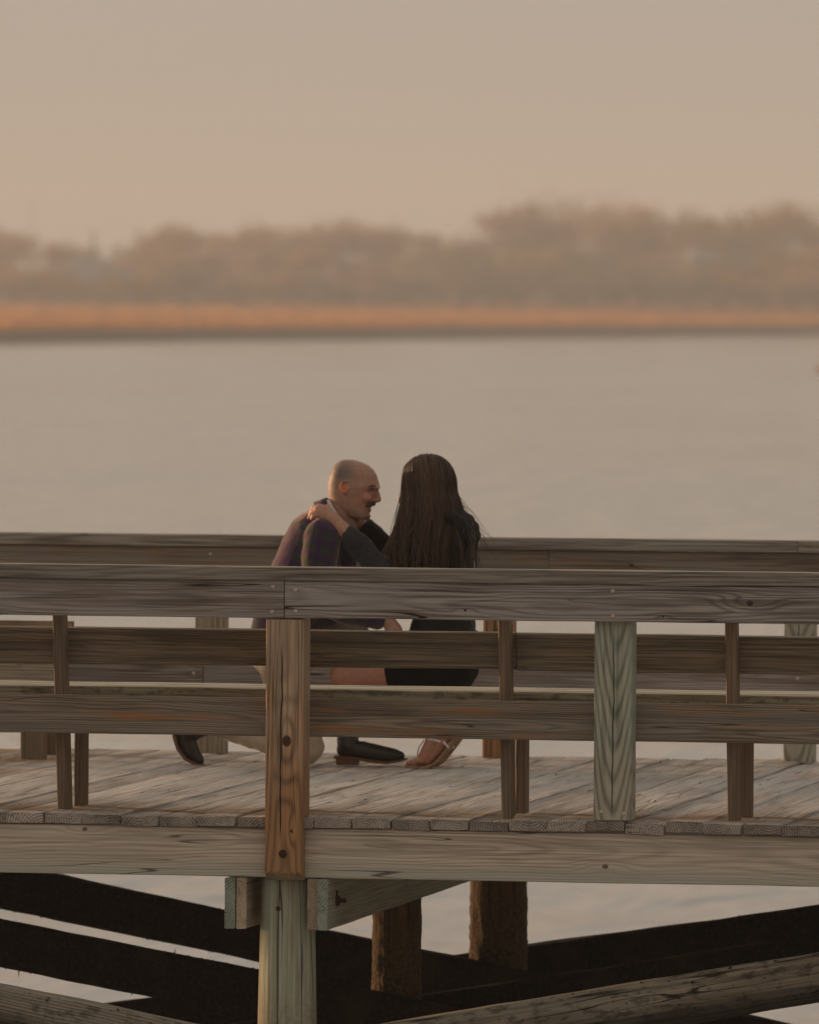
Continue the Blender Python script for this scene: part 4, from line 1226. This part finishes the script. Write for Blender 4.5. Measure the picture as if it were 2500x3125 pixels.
# rear (right) boot, toe bent against the boards, sole facing back
yb = 3.66
boot([(S(655, 2200, YR + .01), .050), (S(600, 2218, yb), .050), (S(575, 2240, yb), .042)],
     [(S(570, 2225, yb), .040), (S(572, 2262, yb), .040), (S(586, 2295, yb), .036), (S(604, 2316, yb), .026), (S(612, 2322, yb), .018)],
     [(S(541, 2170, yb), (-1, 0, .1), .030, .012), (S(539, 2215, yb), (-1, 0, .05), .034, .012), (S(541, 2250, yb), (-1, 0, -.1), .036, .012), (S(552, 2284, yb), (-1, 0, -.5), .041, .011),
      (S(574, 2312, yb), (-.8, 0, -.9), .043, .011), (S(602, 2328, yb), (-.5, 0, -1), .036, .010), (S(626, 2333, yb), (-.1, 0, -1), .014, .008)],
     [S(541, 2168, yb - .033), S(541, 2216, yb - .033), S(520, 2214, yb - .033), S(522, 2170, yb - .033)], yb)
bm = bmesh.new()
prev = None
c0 = S(1170, 1892, 3.60); dirv = (S(1190, 1902, 3.60) - S(1150, 1888, 3.60)).normalized(); a_ = dirv.cross(Vector((0, 1, 0))).normalized()
rings = []
for t in np.linspace(0, 2 * math.pi, 28, endpoint=False):
    o_ = a_ * math.cos(t) * .031 + Vector((0, 1, 0)) * math.sin(t) * .025
    rings.append([bm.verts.new(c0 + o_ * k + dirv * h) for k, h in ((1, -.008), (1.1, -.006), (1.1, .006), (1, .008))])
for i in range(28):
    j = (i + 1) % 28
    for k in range(4): bm.faces.new((rings[i][k], rings[i][(k + 1) % 4], rings[j][(k + 1) % 4], rings[j][k]))
into(man, simple('watch', bm, M_STEEL, None))

# =================================================== the woman: crouches on the balls of her feet, faces -X
lady = empty('person', S(1310, 2340, 3.72))
lady.location.z = 0
tag(lady, 'woman with long brown hair crouching in black jacket, black skirt and tan sandals', 'person')
YW = 3.79
bm = bmesh.new()
head = [(1406, 1300, 1330, .016), (1414, 1282, 1350, .040), (1426, 1266, 1366, .054), (1442, 1250, 1377, .064), (1462, 1235, 1383, .071), (1482, 1229, 1385, .073), (1500, 1231, 1382, .072), (1516, 1232, 1377, .0695),
        (1532, 1233, 1366, .066), (1545, 1236, 1352, .061), (1556, 1240, 1336, .053), (1566, 1246, 1316, .043), (1573, 1254, 1290, .03)]
rings = []
for (w, f_, b, hw) in head:
    pb, pf = S(b, w, YW), S(f_, w, YW)
    c = pb.lerp(pf, .47); hl_b = (c - pb).length; hl_f = (pf - c).length
    ring = []
    for t in np.linspace(0, 2 * math.pi, 36, endpoint=False):
        ca, sa = math.cos(t), math.sin(t)
        hl = hl_f if ca > 0 else hl_b
        ring.append(bm.verts.new(c + Vector((-ca * hl, math.copysign(abs(sa) ** .94, sa) * hw * (1 - .12 * max(0, ca) ** 2), 0))))
    rings.append(ring)
for k in range(len(rings) - 1):
    for i in range(36):
        j = (i + 1) % 36
        bm.faces.new((rings[k][i], rings[k][j], rings[k + 1][j], rings[k + 1][i]))
bm.faces.new(rings[0][::-1]); bm.faces.new(rings[-1])
chain(bm, [(S(1234, 1494, YW), .006), (S(1224, 1522, YW), .0075), (S(1221, 1531, YW), .0088)], 12)
sphere_into(bm, S(1228, 1535, YW - .009), .0065); sphere_into(bm, S(1228, 1535, YW + .009), .0065)
cap_into(bm, S(1234, 1548, YW - .012), .005, S(1234, 1548, YW + .012), .005); cap_into(bm, S(1237, 1556, YW - .012), .0055, S(1237, 1556, YW + .012), .0055)
for sg in (-1, 1):
    cap_into(bm, S(1233, 1488, YW + sg * .012), .006, S(1238, 1489, YW + sg * .035), .006)
    sphere_into(bm, S(1312, 1500, YW + sg * .073), (.014, .006, .024))
chain(bm, [(S(1318, 1535, YW), .048), (S(1330, 1590, YW), .050), (S(1350, 1640, YW), .070), (S(1362, 1760, YW), .080), (S(1364, 1900, YW), .085), (S(1364, 2000, YW), .085)], 22)
# left (near) forearm and the hand laid over his shoulder
fa = [(S(1110, 1680, 3.585), .036), (S(1066, 1634, 3.588), .0325), (S(1032, 1600, 3.590), .0285), (S(1016, 1583, 3.592), .029), (S(996, 1568, 3.600), .033), (S(977, 1559, 3.610), .029)]
chain(bm, fa[:4], 16, .85, (0, 1, 0)); chain(bm, fa[3:], 16, .62, (0, 1, 0))
fingers = [[(970, 1550, 3.622), (957, 1549, 3.640), (951, 1559, 3.662)], [(966, 1557, 3.612), (953, 1560, 3.626), (946, 1574, 3.642)], [(966, 1565, 3.604), (952, 1570, 3.610), (943, 1583, 3.622)], [(970, 1574, 3.598), (958, 1577, 3.600), (952, 1586, 3.604)]]
for k, fg in enumerate(fingers):
    r_ = (.0098, .0098, .0095, .0085)[k]
    chain(bm, [(S(985, 1564 + k * 3, 3.604), r_ * 1.1)] + [(S(*q), r_ * f_) for q, f_ in zip(fg, (1.05, .95, .8))], 10)
chain(bm, [(S(1006, 1568, 3.612), .012), (S(1000, 1554, 3.622), .0105), (S(1001, 1544, 3.628), .0085)], 10)
# right (far) forearm round the other side of his neck
chain(bm, [(S(1150, 1650, 3.96), .034), (S(1112, 1606, 3.93), .029), (S(1096, 1592, 3.905), .027), (S(1082, 1588, 3.885), .026)], 14, .8, (0, 1, 0))
for k, fg in enumerate([[(1070, 1580, 3.875), (1056, 1578, 3.868), (1046, 1582, 3.862)], [(1068, 1588, 3.875), (1052, 1587, 3.868), (1042, 1592, 3.862)], [(1068, 1596, 3.875), (1054, 1597, 3.870), (1045, 1602, 3.866)], [(1072, 1603, 3.88), (1060, 1606, 3.876), (1053, 1610, 3.872)]]):
    chain(bm, [(S(1084, 1588 + k * 3, 3.885), .0095)] + [(S(*q), .009 - .0012 * i) for i, q in enumerate(fg)], 10)
chain(bm, [(S(1086, 1578, 3.865), .011), (S(1094, 1572, 3.85), .009), (S(1102, 1577, 3.84), .008)], 10)
chain(bm, [(S(1340, 1650, 3.95), .05), (S(1235, 1740, 4.0), .044), (S(1150, 1650, 3.96), .034)], 14)
chain(bm, [(S(1345, 1655, 3.66), .04), (S(1205, 1770, 3.59), .04), (S(1110, 1680, 3.585), .036)], 14)
# legs: near (left) and far (right)
def leg(y, du):
    chain(bm, [(S(1370, 2025, y), .085), (S(1240 + du, 2040, y), .086), (S(1120 + du, 2054, y), .072), (S(1050 + du, 2062, y), .058)], 20)
    sphere_into(bm, S(1046 + du, 2064, y), (.052, .050, .052))
    chain(bm, [(S(1050 + du, 2068, y), .052), (S(1140 + du, 2118, y), .053), (S(1240 + du, 2180, y), .043), (S(1318 + du, 2232, y), .034)], 18)
def foot(y, du):
    chain(bm, [(S(1318 + du, 2232, y), .034), (S(1325 + du, 2252, y), .032), (S(1312 + du, 2282, y), .031), (S(1296 + du, 2310, y), .028), (S(1282 + du, 2325, y), .018)], 16)
    chain(bm, [(S(1330 + du, 2240, y), .030), (S(1364 + du, 2240, y), .029)], 14)      # heel
    chain(bm, [(S(1362 + du, 2242, y), .026), (S(1335 + du, 2285, y), .024), (S(1305 + du, 2318, y), .022)], 14)
    for k, (dy, l_, r_) in enumerate(((.030, 1246, .0095), (.014, 1244, .0075), (.001, 1249, .0068), (-.011, 1255, .0062), (-.022, 1262, .0058))):
        chain(bm, [(S(1290 + du, 2322, y + dy * .8), .011), (S((l_ + 1282) / 2 + du, 2322, y + dy), r_ * 1.02), (S(l_ + du, 2330, y + dy), r_)], 10)
YN, YF = 3.69, 3.86
leg(YN, 0); leg(YF, 16)
foot(YN, 0); foot(YF, 16)
def lady_col(co):
    c = np.ones((len(co), 4)); c[:, :3] = (.48, .27, .19)
    z = co[:, 2]
    k = (np.clip((.62 - z) / .15, 0, 1))[:, None]
    c[:, :3] = c[:, :3] * (1 - k) + np.array((.44, .215, .145)) * k
    blend(c, co, tuple(S(1300, 2325, YN)), .06, (.52, .23, .16), .6)
    blend(c, co, tuple(S(955, 1562, 3.62)), .03, (.56, .27, .18), .6)
    return c
into(lady, fuse('body', bm, .0038, M_SKIN, None, 5, .5, colour=lady_col))

# jacket: quilted black body
bm = bmesh.new()
wsp = [((1338, 1588), .062, .085), ((1358, 1606), .088, .150), ((1366, 1640), .098, .178), ((1366, 1700), .100, .165), ((1366, 1770), .105, .160), ((1362, 1840), .112, .165), ((1354, 1900), .128, .180), ((1350, 1945), .138, .188)]
loft_into(bm, [(S(u, w, YW), ha, hb, AX, AY) for ((u, w), ha, hb) in wsp], 32)
into(lady, fuse('jacket', bm, .006, M_BLACKJ, None, 5, wrinkle=.005, wscale=13))
# puffed quilted yoke over the back of the shoulders
bm = bmesh.new()
for k, (u, w, r_) in enumerate(((1404, 1574, .034), (1424, 1592, .036), (1437, 1612, .036), (1442, 1636, .036), (1436, 1662, .034))):
    for dy in (-.13, -.068, 0, .068, .13):
        sphere_into(bm, S(u - abs(dy) * 190, w + abs(dy) * 60, YW + dy), (r_, .040, r_ * .92))
into(lady, fuse('quilted_yoke', bm, .0042, M_BLACKJ, None, 7, wrinkle=.002, wscale=30))
# separate grey piece showing under the yoke at her back
bm = bmesh.new()
loft_into(bm, [(S(1376, 1668, YW), .088, .150, AX, AY), (S(1378, 1720, YW), .094, .155, AX, AY), (S(1376, 1790, YW), .100, .155, AX, AY)], 28)
into(lady, fuse('grey_back', bm, .006, M_GREYJ, None, 4, wrinkle=.003))
# sleeves
bm = bmesh.new()
chain(bm, [(S(1350, 1650, 3.66), .062), (S(1280, 1735, 3.625), .058), (S(1200, 1775, 3.59), .056)], 18)
chain(bm, [(S(1200, 1775, 3.59), .056), (S(1142, 1716, 3.582), .052), (S(1090, 1660, 3.584), .046), (S(1071, 1640, 3.586), .043)], 18)
into(lady, fuse('sleeve', bm, .0045, M_DENIM, None, 3, wrinkle=.0075, wscale=26))
bm = bmesh.new()
chain(bm, [(S(1345, 1640, 3.945), .070), (S(1275, 1735, 4.0), .060), (S(1232, 1745, 4.0), .056)], 18)
chain(bm, [(S(1232, 1745, 4.0), .056), (S(1170, 1665, 3.97), .050), (S(1122, 1612, 3.935), .042)], 18)
into(lady, fuse('sleeve', bm, .005, M_BLACKJ, None, 4, wrinkle=.005, wscale=20))
# skirt
bm = bmesh.new()
chain(bm, [(S(1372, 2030, YN + .01), .106), (S(1300, 2030, YN), .104), (S(1222, 2042, YN), .095)], 22)
chain(bm, [(S(1372, 2030, YF - .01), .106), (S(1300, 2030, YF), .104), (S(1238, 2042, YF), .095)], 22)
loft_into(bm, [(S(1372, 1925, YW), .115, .165, AX, AY), (S(1374, 2000, YW), .118, .19, AX, AY), (S(1370, 2060, YW), .115, .19, AX, AY), (S(1360, 2098, YW), .10, .17, AX, AY)], 26)
cap_into(bm, S(1240, 2045, YN), .09, S(1250, 2045, YF), .09)
into(lady, fuse('skirt', bm, .006, M_SKIRT, None, 5, wrinkle=.003))

# sandals: sole, ankle strap, toe strap
for (y, du) in ((YN, 0), (YF, 16)):
    bm = bmesh.new()
    prev = None
    for (u, w, n_, hw, th) in ((1238, 2333, (.1, 0, -1), .018, .007), (1256, 2337, (0, 0, -1), .036, .009), (1285, 2338, (0, 0, -1), .041, .010), (1312, 2335, (.2, 0, -1), .039, .011), (1336, 2318, (.7, 0, -.8), .034, .012),
                               (1358, 2290, (.85, 0, -.5), .030, .013), (1380, 2260, (.85, 0, -.45), .030, .014), (1402, 2228, (.85, 0, -.5), .028, .014)):
        p = S(u + du, w, y); n_ = Vector(n_).normalized(); sd = Vector((0, hw, 0))
        ring = [bm.verts.new(p + sd), bm.verts.new(p - sd), bm.verts.new(p - sd + n_ * th), bm.verts.new(p + sd + n_ * th)]
        if prev:
            for k in range(4): bm.faces.new((prev[k], prev[(k + 1) % 4], ring[(k + 1) % 4], ring[k]))
        else: bm.faces.new(ring)
        prev = ring
    bm.faces.new(prev[::-1])
    bmesh.ops.bevel(bm, geom=bm.edges[:], offset=.0015, segments=1, affect='EDGES')
    sd_ = into(lady, simple('sandal', bm, M_TAN, None))
    bm = bmesh.new()
    pts = []
    for t in np.linspace(0, 2 * math.pi, 25):
        c0 = S(1326 + du, 2256, y); a_ = Vector((.90, 0, -.22)) * (.043 if math.cos(t) > 0 else .034)
        pts.append(c0 + a_ * math.cos(t) + Vector((0, 1, 0)) * math.sin(t) * .034)
    ribbon_into(bm, pts, .011, (.2, 0, 1))
    st_ = simple('ankle_strap', bm, M_WHITE, None); st_.parent = sd_; st_.matrix_parent_inverse = Matrix.Identity(4)
    bm = bmesh.new()
    ribbon_into(bm, [S(1352 + du, 2262, y - .034), S(1364 + du, 2274, y - .036), S(1370 + du, 2284, y - .034)], .010, (.5, 0, .6))
    st_ = simple('side_strap', bm, M_WHITE, None); st_.parent = sd_; st_.matrix_parent_inverse = Matrix.Identity(4)
    bm = bmesh.new()
    chain(bm, [(S(1294 + du, 2258, y - .012), .0022), (S(1279 + du, 2280, y - .006), .0022), (S(1274 + du, 2300, y - .004), .0022), (S(1278 + du, 2318, y), .0022)], 8)
    st_ = simple('toe_strap', bm, M_TAN, None); st_.parent = sd_; st_.matrix_parent_inverse = Matrix.Identity(4)

# hair: a cap of strands from the parting that falls over the shoulders
s = NT('brown_hair', .42, .4)
tn = s.n.new('ShaderNodeAttribute'); tn.attribute_name = 'tint'
s.base(tn.outputs['Color'])
s.b.inputs['Anisotropic'].default_value = .4
M_HAIR = s.m
rh = random.Random(21)
C0 = S(1308, 1478, YW)
def skull(az, el, k=1.):
    """point of the hair surface: az 0 = face (-X), el up"""
    ce = math.cos(el)
    fx = .113 if math.cos(az) > 0 else .112
    return C0 + Vector((-math.cos(az) * ce * fx, math.sin(az) * ce * .088, math.sin(el) * .117)) * k
HV, HF, HC = [], [], []
def strand(pts, r0, r1, colr):
    n0 = len(HV); k = 3
    prev_a = None
    for i, p in enumerate(pts):
        t = (pts[min(i + 1, len(pts) - 1)] - pts[max(i - 1, 0)]).normalized()
        a = (Vector((0, 1, .2)).cross(t)).normalized(); b = t.cross(a)
        f_ = i / (len(pts) - 1)
        r_ = r0 + (r1 - r0) * f_
        sh_ = .85 + .3 * mnoise.noise(Vector((p.z * 8, colr[0] * 900, 0)))
        for j in range(k):
            th = 2 * math.pi * j / k
            HV.append(p + a * r_ * math.cos(th) + b * r_ * math.sin(th)); HC.append((colr[0] * sh_, colr[1] * sh_, colr[2] * sh_, 1))
    for i in range(len(pts) - 1):
        for j in range(k):
            q = n0 + i * k + j; q2 = n0 + i * k + (j + 1) % k
            HF.append((q, q2, q2 + k, q + k))
PART = [C0 + Vector((x, 0, 0)) for x in (0,)]
def hair_colour(lk):
    b = (.40 + 1.2 * (.5 + mnoise.noise(Vector((lk * 3.7, 0, 2))))) * rh.uniform(.75, 1.3)
    if rh.random() < .10: b *= 1.8
    return (.078 * b, .041 * b, .022 * b)
for i in range(3000):
    sg = -1 if rh.random() < .62 else 1                 # more on the near side
    # start along the parting on the crown and comb down over the side
    s0 = rh.uniform(-.95, 1.0)                           # -1 forehead .. 1 back of the crown
    az_end = (.55 + 2.55 * (s0 + 1) / 2) + rh.gauss(0, .09)  # where around the head it leaves the skull
    az_end = min(max(az_end, .42), 3.14)
    lay = rh.uniform(.97, 1.06) if rh.random() > .05 else rh.uniform(1.05, 1.085)
    el0 = R(88 - abs(s0) * (58 if s0 < 0 else 46))
    az0 = 0.02 if s0 < 0 else 3.12
    pts = []
    n1 = 6
    for k in range(n1 + 1):
        f_ = k / n1 * .93
        a_dir = skull(az0, el0).lerp(skull(az_end, R(-8)), f_) - C0
        # push out to the hair surface
        a_dir.y = abs(a_dir.y) * 1.0
        q = Vector((a_dir.x / (.113 if a_dir.x < 0 else .112), (a_dir.y + .02 * math.sin(f_ * math.pi)) / .088, a_dir.z / .117))
        q = q.normalized() * lay
        pts.append(C0 + Vector((q.x * (.113 if q.x < 0 else .112), sg * q.y * .088, q.z * .117)))
    last = pts[-1]
    # where the ends hang: a fan, front locks swing forward to the left
    fr = (az_end - .42) / 2.72
    u_end = 1150 + 284 * fr ** .85 + rh.gauss(0, 8)
    lock = round((u_end - 1150) / 19. + .3 * math.sin(u_end))
    u_end += .62 * (1150 + lock * 19 + 12 * math.sin(lock * 5.1 + sg) - u_end)
    w_end = (1765 if fr < .9 else 1740) + rh.gauss(0, 40) - 30 * fr
    y_end = YW + sg * (.262 - .03 * abs(fr - .4)) + rh.gauss(0, .016)
    if fr > .8: y_end = YW + sg * rh.uniform(.0, .24)
    end = S(u_end, w_end, y_end)
    mid_ = S(u_end * .35 + .65 * (1100 + (last.x + .90052 + .19326 * (last.y - 3.75)) / .0013693), 1600 + rh.gauss(0, 6), YW + sg * (.150 + .05 * rh.random()) if fr < .8 else last.y * .6 + .4 * y_end)
    if fr < .2: mid_.x += .004
    if fr > .55: mid_.x += .05 * min(1, (fr - .55) / .25)
    nseg = 12
    tan_ = (pts[-1] - pts[-2]).normalized()
    c1 = last + tan_ * .075
    c2 = mid_.lerp(end, .25)
    lr = random.Random(lock * 7 + (1 if sg > 0 else 0))
    wv = lr.uniform(0, 6.28) + rh.gauss(0, .5); am = lr.uniform(.004, .018) * rh.uniform(.4, 1.4); fq = lr.uniform(3.5, 9.5)
    for k in range(1, nseg + 1):
        f_ = k / nseg
        p = last * (1 - f_) ** 3 + c1 * 3 * f_ * (1 - f_) ** 2 + c2 * 3 * f_ ** 2 * (1 - f_) + end * f_ ** 3
        p = p + Vector((math.sin(wv + f_ * fq) * am * f_ * 1.4, math.cos(wv + f_ * fq * .8) * am * f_ * .6, 0))
        pts.append(p)
    strand(pts, .0019, .0008, hair_colour(lock + sg * 40))
# a few stray hairs lifted by the breeze behind her
for i in range(15):
    a = S(rh.uniform(1365, 1405), rh.uniform(1500, 1570), YW - .04 + rh.gauss(0, .04)); b = S(rh.uniform(1430, 1475), rh.uniform(1560, 1610), YW - .05); c_ = S(rh.uniform(1478, 1515), rh.uniform(1640, 1720), YW - .05 + rh.gauss(0, .03))
    strand([a * (1 - f_) ** 2 + b * 2 * f_ * (1 - f_) + c_ * f_ ** 2 for f_ in np.linspace(0, 1, 10)], .0009, .0005, (.09, .045, .02))
for i in range(26):
    a = S(rh.uniform(1222, 1240), rh.uniform(1560, 1600), YW - .09); b = S(rh.uniform(1190, 1215), rh.uniform(1620, 1660), YW - .11); c_ = S(rh.uniform(1140, 1175), rh.uniform(1700, 1740), YW - .14 + rh.gauss(0, .03))
    strand([a * (1 - f_) ** 2 + b * 2 * f_ * (1 - f_) + c_ * f_ ** 2 for f_ in np.linspace(0, 1, 10)], .0010, .0005, (.08, .042, .02))
me = pymesh('hair', HV, HF)
ca_ = me.color_attributes.new('tint', 'FLOAT_COLOR', 'POINT'); ca_.data.foreach_set('color', np.array(HC).ravel())
hair = into(lady, link('hair', me, M_HAIR, None, smooth=True))
hair['kind'] = 'stuff'
bm = bmesh.new()
sphere_into(bm, C0 + Vector((.006, 0, .009)), (.107, .083, .100), seg=24)
chain(bm, [(S(1330, 1500, YW), .072), (S(1338, 1570, YW), .075), (S(1345, 1640, YW), .060)], 18)
hb = fuse('hair_under', bm, .006, plain('dark_hair_under', (.016, .009, .006), .7, scale=90., bumpy=.3), None, 3)
into(lady, hb)
